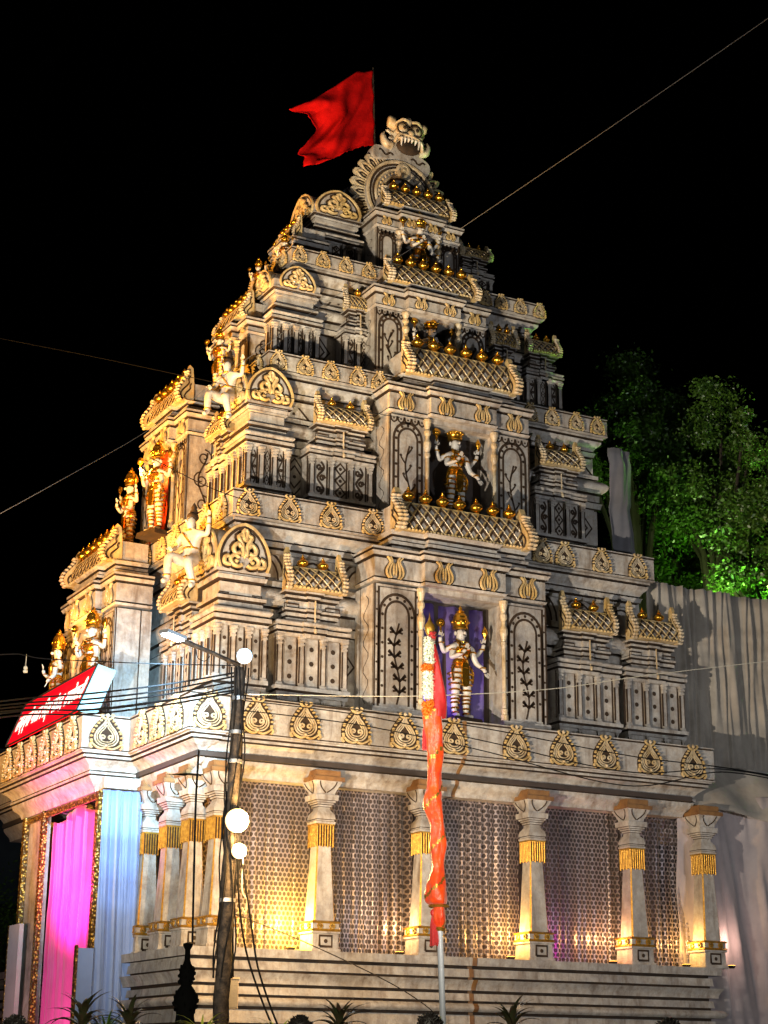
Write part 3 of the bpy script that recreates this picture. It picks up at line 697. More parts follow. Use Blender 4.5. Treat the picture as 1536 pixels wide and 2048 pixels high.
# relief shrines of the three storeys, street side
def shr(px0, px1, py, Y, z0, H, **k):
    a = onY(px0, py, Y); c = onY(px1, py, Y); return shrine(T, (a.x, Y, z0), 0, c.x - a.x, H, **k)
shr(548, 706, 1255, .80, 8.17, 3.42)
shr(1110, 1246, 1335, .80, 8.17, 3.40)
shr(1247, 1376, 1360, .80, 8.17, 3.40)
shr(613, 755, 915, 1.70, 12.68, 2.85, pat=1)
shr(1066, 1176, 992, 1.70, 12.68, 2.85, pat=1)
shr(688, 750, 665, 2.60, 16.27, 2.45, pat=1, npil=3, pots=1)
shr(982, 1042, 715, 2.60, 16.27, 2.35, pat=1, npil=3)
shr(1050, 1128, 738, 2.60, 16.27, 2.35, pat=1, npil=4)
shr(915, 990, 560, 3.60, 19.36, 1.75, pat=1, npil=3)
# entrance side
for X, y0, w, z0, H in ((.80, 2.15, 1.7, 8.17, 3.3), (1.75, 2.8, 1.25, 12.68, 2.75), (.80, 8.7, 1.4, 8.17, 3.3)):
    shrine(T, (X, y0 + w, z0), -math.pi / 2, w, H, pat=0 if z0 < 9 else 1)

# corner turrets with shell gables
def turret(cx, cy, a, z0, H, gw, gh, pat=0, npil=4, pot=0):
    f = lambda q: q * H; b = MB(); i = .05
    pth = lambda d: [(cx + a - d, cy + a - d), (cx + a - d, cy + d), (cx + d, cy + d), (cx + d, cy + a - d), (cx + a - d, cy + a - d)]
    b.box(cx + .1, cx + a - .1, cy + .1, cy + a - .1, z0, z0 + f(.5), 0)
    P, M, z = prof([(f(.02), -.02, 0), (f(.025), .03, .03)], z0 + f(.085), .02, -.2); b.sweep(pth(.04), P, M)
    P, M, z = prof([(f(.02), -.03, .0), (f(.025), .04, .04), (f(.035), .0, .02, 't'), (f(.025), -.1, -.1), (f(.02), -.05, -.05), (f(.07), -.14, -.14), (f(.025), -.06, -.04), (f(.02), -.0, .0)], z0 + f(.45), .016, -.3, .03); b.sweep(pth(.02), P, M)
    b.box(cx + .1, cx + a - .1, cy + .1, cy + a - .1, z - .2, z + .03, 0)
    m = (cx + a / 2, cy + a / 2)
    b.frus([(z, a * .46, a * .46), (z + gh * .3, a * .47, a * .47), (z + gh * .6, a * .38, a * .38), (z + gh * .9, a * .18, a * .18), (z + gh * 1.0, .02, .02)], 0, m[0], m[1])
    n = npil; xs = [.1 + (a - .2) * k / (n - 1) for k in range(n)]; pw = min(.15, a * .14)
    for k in range(n - 1): pattern(b, cx + xs[k] + pw * .55, cx + xs[k + 1] - pw * .55, z0 + f(.145), z0 + f(.435), cy + .098, 0 if pat == 0 else 1 + k % 2, 1)
    for s_ in (-1, 1): b.strip([(cx + a * (.5 + s_ * .3) - .1, z0 + f(.6)), (cx + a * (.5 + s_ * .3) + .1, z0 + f(.6)), (cx + a * (.5 + s_ * .3) + .1, z0 + f(.65)), (cx + a * (.5 + s_ * .3) - .1, z0 + f(.65)), (cx + a * (.5 + s_ * .3) - .1, z0 + f(.6))], .02, cy + .155, 1)
    for x in xs:
        for s_ in (-1, 1): b.strip([(cx + x + s_ * pw * .52, z0 + f(.13)), (cx + x + s_ * pw * .52, z0 + f(.45))], .026, cy + .099, 1, .001)  # shade along the pilaster sides, painted as dark strips
    o = b.build('corner_turret', ['stone', 'line'], T)
    for x in xs:
        put_pil(o, cx + x, cy + .09, z0 + f(.13), pw, f(.32), 0, .18); put_pil(o, cx + x, cy + .09, z0, pw * .6, f(.085), 0, .1)
        put_pil(o, cx + .09, cy + x, z0 + f(.13), pw, f(.32), -math.pi / 2, .18)
    obj('shell_gable', GAB, o, (m[0], cy + .05, z), 0, (gw, 1, gh)); obj('shell_gable', GAB, o, (cx + .05, m[1], z), -math.pi / 2, (gw, 1, gh))
    return o
turret(.72, .72, 1.22, 8.17, 3.45, 1.02, .95)
turret(1.66, 1.66, 1.12, 12.68, 2.80, .95, .80, 1)
turret(2.62, 2.62, 1.25, 16.27, 2.35, .78, .55, 1, 5)
turret(4.0, 3.5, 1.35, 19.36, 1.60, 1.05, .66, 1, 4)

# crown: blue-grey roof, horseshoe gable with a rim of flame leaves, grinning guardian face on top
AX, AZ, AY = 6.48, 21.85, 3.75
b = MB()
b.box(4.3, 8.7, 4.1, 6.5, 19.36, 20.4, 0)
rf = [(4.55, 20.4), (8.75, 20.4), (8.55, 21.2), (8.0, 21.9), (7.3, 22.5), (6.6, 22.75), (5.8, 22.5), (5.1, 21.9), (4.75, 21.2)]
b.prism(rf, 4.12, 6.5, 1); b.build('crown_roof', ['stone', 'slate'], T)
b = MB()
def arc(r, a0, a1, n, sz=1.0): return [(AX + r * math.cos(a0 + (a1 - a0) * i / n), AZ + sz * r * math.sin(a0 + (a1 - a0) * i / n)) for i in range(n + 1)]
out = arc(.97, R(-42), R(222), 30); b.prism(out, AY - .05, AY + .3, 0)
for rr, tr, mi in ((.94, .042, 2), (.72, .035, 2), (.55, .035, 2)): b.tube(Y3(arc(rr, R(-42), R(222), 30), AY - .07), tr, 5, mi)
for rr in (.88, .77, .49): b.strip(arc(rr, R(-42), R(222), 30), .05, AY - .05, 1)
for i in range(26):
    t = R(-38) + R(256) * i / 25; b.ell((AX + .635 * math.cos(t), AY - .08, AZ + .635 * math.sin(t)), (.035, .03, .035), 6, 4, 2)
ARCH = b.build('crown_gable', ['stone', 'line', 'relief'], T)
b = MB(); b.prism(cat([(-.10, 0), (-.14, .18), (-.06, .34), (.02, .42), (.10, .34), (.14, .16), (.09, 0)], 3), -.05, .06, 0)
b.tube(Y3(cat([(-.07, .03), (-.09, .17), (-.02, .33), (.08, .25), (.08, .05)], 3), -.06), .02, 5, 0); b.strip(cat([(-.03, .05), (-.04, .16), (.0, .26), (.04, .16), (.03, .05)], 2), .025, -.05, 1)
LEAF = b.mesh('flame_leaf', ['relief', 'line'], ang=50)
for i in range(22):
    t = R(-40) + R(260) * i / 21
    if abs(t - R(82)) < R(24): continue
    obj('flame_leaf', LEAF, ARCH, (AX + .94 * math.cos(t), AY + .1, AZ + .94 * math.sin(t)), rot=(0, R(90) - t, 0))
b = MB(); b.lathe([(.0, .0), (.20, .02), (.2, .06), (.13, .08), (.13, .05), (.06, .06), (.05, .1), (0, .12)], 14, 0, (AX + .02, AY - .07, AZ + .70), 'y'); b.build('rosette', ['relief'], ARCH)
FZ = AZ + .95
b = MB()    # yoke under the face
b.prism(cat([(-.75, -.02), (-.78, .28), (-.5, .34), (-.3, .55), (0, .60), (.3, .5), (.5, .30), (.78, .10), (.72, -.2), (.4, -.10), (0, .02), (-.4, .02)], 4, True), -.08, .25, 0)
for s_ in (-1, 1):
    b.strip([(s_ * (.25 + .4 * t), .12 - .05 * s_ * t + .05 * math.sin(t * 9)) for t in [i / 10 for i in range(11)]], .03, -.08, 1)
b.build('face_yoke', ['stone', 'line'], ARCH, (AX, AY, FZ))
b = MB()
b.ell((0, 0, .74), (.36, .3, .26), 12, 8, 0)
for s_ in (-1, 1):
    b.ell((.19 * s_, -.26, .80), (.15, .12, .15), 10, 7, 0); b.tube([(.19 * s_ + .155 * math.cos(t), -.3, .8 + .155 * math.sin(t)) for t in [i * math.pi / 6 for i in range(12)]], .025, 5, 1, True)
    b.ell((.18 * s_, -.37, .79), (.05, .03, .05), 7, 5, 1)
    b.tube(cat([(.30 * s_, -.1, .85), (.42 * s_, -.12, .98), (.52 * s_, -.1, 1.0)], 4), [.1, .12, .14, .15, .16, .16, .16, .14, .10], 8, 0)   # ears
    b.tube(cat([(.40 * s_, -.05, .38), (.56 * s_, -.08, .40), (.64 * s_, -.08, .58), (.60 * s_, -.08, .70)], 4), [.12, .12, .12, .115, .11, .1, .09, .08, .07, .055, .04, .03, .02], 7, 0)
    b.tube(cat([(.05 * s_, -.34, 1.0), (.22 * s_, -.34, 1.02), (.36 * s_, -.26, .92)], 4), .035, 5, 0)
b.ell((0, -.34, .66), (.10, .1, .10), 8, 6, 0)
b.tube(cat([(0, -.2, .95), (0, -.22, 1.08), (0, -.16, 1.16)], 4), [.08, .08, .09, .1, .1, .09, .08, .07, .05], 8, 0)
b.tube(cat([(-.38, -.24, .40), (-.3, -.32, .58), (0, -.36, .60), (.3, -.32, .52), (.40, -.24, .30)], 4), .05, 6, 0)
for i in range(9):      # curled mane round the head
    t = R(-20 + 27.5 * i); c0, s0 = math.cos(t), math.sin(t)
    b.tube([(.34 * c0, -.02, .70 + .27 * s0), (.46 * c0, -.06, .72 + .37 * s0), (.52 * c0 - .07 * s0, -.10, .74 + .40 * s0 + .05 * c0), (.45 * c0 - .09 * s0, -.12, .73 + .34 * s0 + .07 * c0)], [.055, .05, .04, .02], 6, 0)
for s_ in (-1, 1):
    for q in range(3): b.tube(cat([(.12 * s_, -.33, .62 - .02 * q), (.26 * s_, -.36, .60 - .05 * q), (.36 * s_, -.30, .66 - .08 * q)], 3), [.022] * 6 + [.012], 5, 1 if q == 1 else 0)
FACE = b.build('guardian_face', ['relief', 'line'], T, (AX + .08, AY - .02, FZ), smooth=True, ang=60)
b = MB()
for i in range(6):
    x = -.25 + .1 * i; lg = (.30, .40, .44, .44, .40, .30)[i]; b.tube([(x, -.34, .56 - abs(x) * .1), (x, -.36, .50), (x * .95, -.31, lg)], [.035, .038, .012], 6, 0)
b.build('teeth', ['statue'], FACE)
b = MB(); b.ell((0, -.22, .34), (.34, .1, .2), 10, 6, 0); b.build('mouth', ['line'], FACE)

# ---------------------------------------------------------------- porch on the entrance side (part of the temple)
b = MB()
for y in (3.75, 8.7): b.box(-.40, -.15, y - .14, y + .14, 0, 6.75, 0)
b.box(-.35, .9, 3.62, 3.72, 0, 6.8, 0); b.box(.3, .9, 3.6, 9.0, 6.7, 7.0, 0); b.box(-.42, .9, 3.4, 9.0, 6.72, 6.95, 0); b.box(-.40, -.30, 7.15, 8.6, 0, 6.7, 0)
b.build('porch_frame', ['stone'], T)
b = MB(); b.box(.86, .9, 3.7, 8.9, 0, 6.8, 0); b.build('porch_back', ['inner'], T)
for y in (3.52, 7.12, 8.45):
    b = MB(); b.box(-.52, -.41, y - .08, y + .08, 0, 6.66, 0); b.build('glitter_trim', ['glitter'], T)
b = MB(); b.box(-.48, -.42, 3.4, 8.6, 6.52, 6.64, 0); b.build('glitter_trim', ['glitter'], T)

def cloth(name, fn, nu, nv, material, thick=.012, uv=None, parent=None):
    """pleated sheet: fn(u, v) -> point; a real sheet with thickness"""
    vs = [tuple(fn(i / nu, j / nv)) for j in range(nv + 1) for i in range(nu + 1)]
    fs = [(j * (nu + 1) + i, j * (nu + 1) + i + 1, (j + 1) * (nu + 1) + i + 1, (j + 1) * (nu + 1) + i) for j in range(nv) for i in range(nu)]
    me = bpy.data.meshes.new(name); me.from_pydata(vs, [], fs); me.materials.append(MAT[material])
    me.polygons.foreach_set('use_smooth', [True] * len(fs))
    if uv:
        L = me.uv_layers.new(name='UVMap')
        for p in me.polygons:
            for li in p.loop_indices:
                k = me.loops[li].vertex_index; i, j = k % (nu + 1), k // (nu + 1); L.data[li].uv = (i / nu * uv[0], j / nv * uv[1])
    o = obj(name, me, parent)
    if thick: md = o.modifiers.new('thickness', 'SOLIDIFY'); md.thickness = thick; md.offset = 0
    return o
def ns(seed, t):
    return math.sin(t * 3.1 + seed) * .5 + math.sin(t * 7.3 + seed * 2.3) * .3 + math.sin(t * 17 + seed * 1.7) * .2

# net curtains between the pillars
cur_lab = ['net curtain of round holes between the corner pillar and the yellow lit pillar', 'pleated net curtain of round holes right of the yellow lit pillar', 'net curtain of round holes just right of the draped orange pole',
           'net curtain of round holes with magenta glow at its lower left', 'narrow net curtain of round holes at the far right end of the hall']
for i in range(5):
    x0, x1 = PX[i] + .05, PX[i + 1] - .02; w = x1 - x0; sd = i * 2.7; am = (.07, .14, .09, .06, .05)[i]
    def fn(u, v, x0=x0, w=w, sd=sd, am=am):
        fold = am * (.25 + .75 * (.5 + .5 * math.sin(u * 5 + sd))) * (1 - 2 * abs(math.sin(u * w * 13 + 2.2 * ns(sd, u * 4))) ** .6) * (1 - .35 * v)
        return (x0 + u * w, .93 + fold + .03 * ns(sd, v * 2), PZ + .01 + v * 3.42)
    o = cloth('net_curtain', fn, 170, 10, 'lace', 0, (w * (1.15, 1.5, 1.25, 1.1, 1.1)[i], 3.42)); tag(o, cur_lab[i], 'curtain', 'net curtains of the hall')
def fnl(u, v): y0, y1 = .75, 3.5; return (1.0 + .035 * math.sin(u * 60), y0 + (y1 - y0) * u, PZ + .01 + v * 3.42)
tag(cloth('net_curtain', fnl, 80, 6, 'lace', 0, (3.0, 3.42)), 'net curtain behind the cluster of pillars round the corner', 'curtain', 'net curtains of the hall')

# entrance drapes
def fn(u, v):
    y = 3.62 + 3.45 * u; top = 6.62 - .25 * (.5 + .5 * math.sin(u * 9)) * (v > .99)
    return (-.26 + .09 * ns(1, u * 9) * (1 - .5 * v) + .05 * math.sin(u * 34), y + .06 * ns(3, v * 3), .05 + (top - .05) * v)
tag(cloth('entrance_drape', fn, 80, 24, 'pink_cloth'), 'magenta pink cloth hung across the entrance porch opening', 'curtain')
def fn(u, v): return (-.44 + .86 * u, 3.40 + .05 * ns(2, u * 5 + v) + .03 * math.sin(u * 26 + v), 6.68 * v)
tag(cloth('side_drape', fn, 50, 20, 'blue_cloth'), 'pale blue cloth covering the side of the porch beside the pillars', 'curtain')
def fn(u, v): return (-.60 + .03 * math.sin(u * 12), 3.25 + .9 * u, .4 + 4.0 * v - .0)
b = MB(); b.prism([(0, 0), (.32, 0), (.32, 3.55), (0, 3.55)], -.04, .04, 0); b.box(-.05, .0, -.05, .05, 0, 3.6, 1)
o = b.build('porch_board', ['blue_cloth', 'glitter'], None, (-.80, 3.36, 0)); tag(o, 'narrow pale blue board with gold edge at the foot of the porch', 'board')
b = MB(); b.box(-.05, .05, 0, .75, 0, 4.3, 0); b.box(-.06, .06, .75, .82, 0, 4.3, 1)
o = b.build('porch_board', ['pale_cloth', 'glitter'], None, (-.62, 7.75, 0)); tag(o, 'pale pink board with glittering edge at the far left of the porch', 'board')

# red sign board above the porch, leaning back
SB = empty('sign_board', (-1.03, 6.08, 8.27)); tag(SB, 'red sign board with white lettering leaning above the porch', 'sign')
b = MB(); WL, HL, LN = 4.9, 1.02, .40
b.add([(0, -WL / 2, 0), (0, WL / 2, 0), (LN, WL / 2, HL), (LN, -WL / 2, HL)], [(0, 1, 2, 3)], 0)
b.add([(.06, -WL / 2, 0), (.06, WL / 2, 0), (LN + .06, WL / 2, HL), (LN + .06, -WL / 2, HL)], [(3, 2, 1, 0)], 0)
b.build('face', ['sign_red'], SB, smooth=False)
b = MB(); b.add([(0, -WL / 2, 0), (LN, -WL / 2, HL), (LN + .40, -WL / 2 - .02, HL - .10), (.44, -WL / 2 - .02, -.04)], [(0, 1, 2, 3)], 0); b.build('side_panel', ['cyan_sheet'], SB, smooth=False)
b = MB(); t = .03
for y in (-WL / 2, WL / 2): b.tube([(-.01, y, 0), (LN - .01, y, HL)], .02, 5, 0)
b.tube([(-.01, -WL / 2, 0), (-.01, WL / 2, 0)], .022, 5, 0); b.tube([(LN - .01, -WL / 2, HL), (LN - .01, WL / 2, HL)], .022, 5, 0)
for y in (-1.8, 1.8): b.tube([(LN, y, HL - .1), (1.1, y, -.05)], .025, 5, 0)
b.build('frame', ['iron'], SB)
cu = bpy.data.curves.new('t', 'FONT'); cu.body = 'लक्ष्मी माता िमत्र मंडळ, रामोडाळी'; cu.offset = .012; cu.extrude = .004; cu.size = 1
to = bpy.data.objects.new('t', cu); COL.objects.link(to); bpy.context.view_layer.update()
tm = bpy.data.meshes.new_from_object(to.evaluated_get(bpy.context.evaluated_depsgraph_get())); bpy.data.objects.remove(to)
xs = [v.co.x for v in tm.vertices]; ys = [v.co.y for v in tm.vertices]; tw = max(xs) - min(xs); th = max(ys) - min(ys); y0 = min(ys); xm = min(xs)
nrm = Vector((-HL, 0, LN)).normalized()
for v in tm.vertices:
    u = (v.co.x - xm) / tw; k = (v.co.y - y0) / th * .62 + .16
    p = Vector((LN * k, WL * .47 - u * WL * .94, HL * k)) + nrm * (.012 + v.co.z); v.co = p
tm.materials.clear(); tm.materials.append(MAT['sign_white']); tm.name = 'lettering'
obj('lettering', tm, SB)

# ---------------------------------------------------------------- statues
def skin(nodes, edges, root, lv=2):
    bm = bmesh.new(); vs = {k: bm.verts.new(v[:3]) for k, v in nodes.items()}
    for a, c in edges: bm.edges.new((vs[a], vs[c]))
    me = bpy.data.meshes.new('s'); bm.verts.index_update(); idx = {k: v.index for k, v in vs.items()}; bm.to_mesh(me); bm.free()
    o = bpy.data.objects.new('s', me); COL.objects.link(o)
    o.modifiers.new('k', 'SKIN')
    if not me.skin_vertices:
        bm = bmesh.new(); bm.from_mesh(me); bm.verts.layers.skin.verify(); bm.to_mesh(me); bm.free()
    for k, i in idx.items():
        r = nodes[k][3]; sv = me.skin_vertices[0].data[i]; sv.radius = (r, nodes[k][4] if len(nodes[k]) > 4 else r); sv.use_root = (k == root)
    s2 = o.modifiers.new('u', 'SUBSURF'); s2.levels = lv; s2.render_levels = lv
    bpy.context.view_layer.update()
    r = bpy.data.meshes.new_from_object(o.evaluated_get(bpy.context.evaluated_depsgraph_get()))
    bpy.data.objects.remove(o); r.polygons.foreach_set('use_smooth', [True] * len(r.polygons)); return r
def fingers(b, p, d, up, s_, L=.09):
    """five separate fingers from a palm at p pointing along d"""
    p, d, up = Vector(p), Vector(d).normalized(), Vector(up).normalized(); sd = d.cross(up).normalized()
    for i in range(4):
        a = p + sd * (.018 * (i - 1.5)); l = L * (.85, 1, .95, .75)[i]
        b.tube([a, a + d * l * .55 + up * .006, a + d * l + up * .02], [.011, .010, .007], 5, 0)
    a = p - d * .02 + sd * s_ * .03; b.tube([a, a + (d + sd * s_ * 1.2).normalized() * .045, a + (d * 1.5 + sd * s_).normalized() * .075], [.012, .011, .008], 5, 0)
def deity_meshes():
    N = {'pel': (0, 0, 1.0, .145, .12), 'wai': (0, 0, 1.14, .115, .10), 'che': (0, -.01, 1.36, .175, .125), 'nek': (0, 0, 1.52, .055), 'hea': (0, -.02, 1.66, .095, .11), 'top': (0, 0, 1.75, .075)}
    E = [('pel', 'wai'), ('wai', 'che'), ('che', 'nek'), ('nek', 'hea'), ('hea', 'top')]
    for s_, q in ((-1, 'l'), (1, 'r')):
        N['hip' + q] = (.095 * s_, 0, .92, .11); N['kne' + q] = (.12 * s_, -.02, .52, .075); N['cal' + q] = (.12 * s_, .01, .36, .068); N['ank' + q] = (.12 * s_, .02, .09, .042); N['toe' + q] = (.15 * s_, -.14, .035, .04)
        E += [('pel', 'hip' + q), ('hip' + q, 'kne' + q), ('kne' + q, 'cal' + q), ('cal' + q, 'ank' + q), ('ank' + q, 'toe' + q)]
        N['sho' + q] = (.20 * s_, 0, 1.42, .07); E.append(('che', 'sho' + q))
        N['elu' + q] = (.33 * s_, .03, 1.24, .048); N['wru' + q] = (.45 * s_, -.04, 1.44, .034); N['hau' + q] = (.46 * s_, -.05, 1.52, .036)
        E += [('sho' + q, 'elu' + q), ('elu' + q, 'wru' + q), ('wru' + q, 'hau' + q)]
        N['shl' + q] = (.19 * s_, -.06, 1.34, .06); E.append(('sho' + q, 'shl' + q))
        if q == 'l': N['ell'] = (-.27, -.10, 1.13, .05); N['wrl'] = (-.14, -.25, 1.22, .034); N['hal'] = (-.09, -.27, 1.29, .036); E += [('shll', 'ell'), ('ell', 'wrl'), ('wrl', 'hal')]
        else: N['elr'] = (.27, -.08, 1.10, .05); N['wrr'] = (.34, -.20, .98, .034); N['har'] = (.36, -.23, .91, .036); E += [('shlr', 'elr'), ('elr', 'wrr'), ('wrr', 'har')]
    body = skin(N, E, 'pel')
    b = MB(); b.v = [tuple(v.co) for v in body.vertices]; b.f = [tuple(p.vertices) for p in body.polygons]; b.m = [0] * len(b.f)
    fingers(b, (-.46, -.05, 1.55), (0, -.1, 1), (0, -1, 0), 1); fingers(b, (.46, -.05, 1.55), (0, -.1, 1), (0, -1, 0), -1)
    fingers(b, (-.08, -.28, 1.32), (.25, 0, 1), (0, -1, 0), 1); fingers(b, (.365, -.235, .885), (.1, -.2, -1), (0, -1, 0), -1)
    b.ell((0, -.125, 1.655), (.022, .035, .035), 6, 5, 0)                                 # nose
    for s_ in (-1, 1): b.ell((.04 * s_, -.118, 1.69), (.018, .012, .011), 6, 4, 1); b.ell((.105 * s_, .0, 1.66), (.02, .035, .045), 6, 5, 0)
    b.tube([(-.03, -.122, 1.615), (0, -.13, 1.612), (.03, -.122, 1.615)], .009, 5, 1)
    M = {'body': b.mesh('body', ['statue', 'line'], ang=70)}
    b = MB(); b.lathe([(.11, 1.74), (.135, 1.75), (.135, 1.79), (.115, 1.80), (.14, 1.83), (.14, 1.93), (.12, 1.95), (.125, 1.98), (.10, 2.04), (.06, 2.08), (.075, 2.10), (.03, 2.13), (.035, 2.16), (0, 2.22)], 12, 0)
    for i in range(9): a = math.pi * 2 * i / 9; b.ell((.137 * math.cos(a), .137 * math.sin(a), 1.88), .03, 6, 4, 0)
    M['crown'] = b.mesh('crown', ['gold'], ang=60)
    ring = lambda b, c, r, ry, t, tilt=0: b.tube([(c[0] + r * math.cos(a), c[1] + ry * math.sin(a), c[2] + tilt * math.sin(a)) for a in [i * math.pi / 7 for i in range(14)]], t, 5, 0, True)
    b = MB()
    for r, z, t in ((.09, 1.52, .02), (.125, 1.46, .024), (.15, 1.38, .02)): ring(b, (0, -.03, z), r, r * .95, t, .05)
    b.tube(cat([(-.1, -.12, 1.46), (-.12, -.15, 1.3), (0, -.15, 1.12), (.10, -.13, 1.3), (.1, -.12, 1.46)], 4), .016, 5, 0); b.ell((0, -.15, 1.36), (.05, .03, .06), 7, 5, 0)
    b.ell((0, -.012, 1.31), (.185, .135, .15), 12, 8, 0); b.ell((0, -.005, 1.10), (.15, .12, .10), 12, 7, 0)
    M['gold_vest'] = b.mesh('gold_vest', ['gold'], ang=60)
    b = MB()
    for z, r in ((1.08, .135), (1.03, .15), (.98, .16)): ring(b, (0, 0, z), r, r * .85, .022, .01)
    b.prism(cat([(-.06, 1.05), (.06, 1.05), (.075, .8), (.05, .62), (-.05, .62), (-.07, .8)], 3, True), -.15, -.12, 0)
    for s_ in (-1, 1): b.tube(cat([(.15 * s_, -.05, 1.04), (.22 * s_, -.06, .9), (.2 * s_, -.07, .7)], 3), .02, 5, 0)
    M['waist_cloth'] = b.mesh('waist_cloth', ['gold'], ang=60)
    for s_, nm in ((-1, 'leg_bands'), (1, 'leg_bands.001')):
        b = MB()
        for z, r in ((.86, .118), (.76, .108), (.66, .098), (.55, .085), (.44, .078), (.37, .07), (.3, .066), (.2, .056), (.11, .05)): ring(b, (.115 * s_, 0, z), r, r, .021)
        M[nm] = b.mesh('leg_bands', ['gold'], ang=60)
    n_ = 0
    for c, r in [((.225 * s_, .01, 1.37), .068) for s_ in (-1, 1)] + [((.43 * s_, -.03, 1.41), .042) for s_ in (-1, 1)] + [((.2 * s_, -.06, 1.30), .064) for s_ in (-1, 1)] + [((-.16, -.23, 1.21), .04), ((.33, -.19, 1.0), .04)]:
        b = MB(); ring(b, c, r, r, .016); M['armlet.%d' % n_] = b.mesh('armlet', ['gold'], ang=60); n_ += 1
    b = MB(); b.tube([(-.465, -.07, 1.6), (-.465, -.07, 1.72)], .02, 6, 0); b.lathe([(.02, 0), (.08, .01), (.08, .05), (.02, .06)], 12, 0, (-.465, -.04, 1.79), 'y'); b.ell((-.465, -.07, 1.79), (.06, .05, .06), 8, 6, 0); M['held_disc'] = b.mesh('held_disc', ['gold'], ang=60)
    b = MB(); b.lathe([(.015, 1.6), (.02, 1.66), (.05, 1.72), (.055, 1.76), (.03, 1.82), (.02, 1.84), (.0, 1.88)], 10, 0, (.465, -.07, 0)); M['held_conch'] = b.mesh('held_conch', ['gold'], ang=60)
    b = MB(); b.frus([(-.12, .3, .24), (0, .28, .22)], 0); M['pedestal'] = b.mesh('pedestal', ['line'])
    return M
DM = deity_meshes()
def deity(loc, rz, sc, label, skip=(), rx=0):
    e = empty('deity_statue', loc, rz); e.scale = (sc * 1.22, sc * 1.15, sc * 1.05); tag(e, label, 'statue', 'white statues with gold crowns')
    for k, m in DM.items():
        if k not in skip: obj(k.split('.')[0], m, e)
    return e
deity((6.36, .72, 8.34), R(8), 1.05, 'white four-armed statue with gold crown and purple cloth behind, in the lowest street-side niche')
deity((6.76, 1.60, 12.95), R(8), 1.05, 'white four-armed statue with gold crown in the second niche from below, behind seven gold pots')
deity((6.57, 2.36, 16.12), R(6), .94, 'white statue with gold crown half hidden behind gold pots in the third niche from below')
deity((6.60, 2.98, 19.02), R(4), .93, 'topmost white statue with gold crown, arms raised beneath the crown gable')
def fn(u, v): return (5.3 + 1.75 * u, .98 + .06 * math.sin(u * 17 + v) + .03 * math.sin(u * 41), 8.3 + 2.5 * v)
tag(cloth('niche_cloth', fn, 44, 8, 'purple'), 'purple cloth hung behind the statue in the lowest niche', 'cloth')
# statues on the entrance side
def dL(px, py, X, sc, rz, label):
    q = onX(px, py, X); deity((X, q.y, q.z - 2.33 * sc), rz, sc, label)
dL(188, 1212, -.15, .98, -math.pi / 2 + .3, 'right one of two statues above the red sign, gold dressed and lit orange')
dL(120, 1258, -.25, .98, -math.pi / 2 - .2, 'left one of two statues above the red sign, nearest the picture edge')
dL(318, 878, .95, .95, -math.pi / 2 + .3, 'statue with gold crown beside the orange drape, entrance side second storey')
dL(264, 935, .95, .92, -math.pi / 2, 'statue left of the orange drape, entrance side second storey')
dL(442, 650, 2.0, .72, -math.pi / 2 + .3, 'small statue in the third storey of the entrance side')
dL(518, 515, 2.9, .5, -math.pi / 2 + .3, 'small statue with tall gold crown standing out against the sky on the entrance side')
dL(570, 465, 3.2, .5, -math.pi / 2 + .4, 'uppermost small statue on the entrance side, below the left edge of the crown')
def fn(u, v): return (1.22 + .05 * math.sin(u * 15 + 2 * v), 5.05 + .95 * u + .04 * ns(1, v * 4), 12.72 + 2.05 * v)
tag(cloth('niche_cloth', fn, 24, 12, 'orange_cloth'), 'glowing orange drape in the entrance side niche of the second storey', 'cloth')
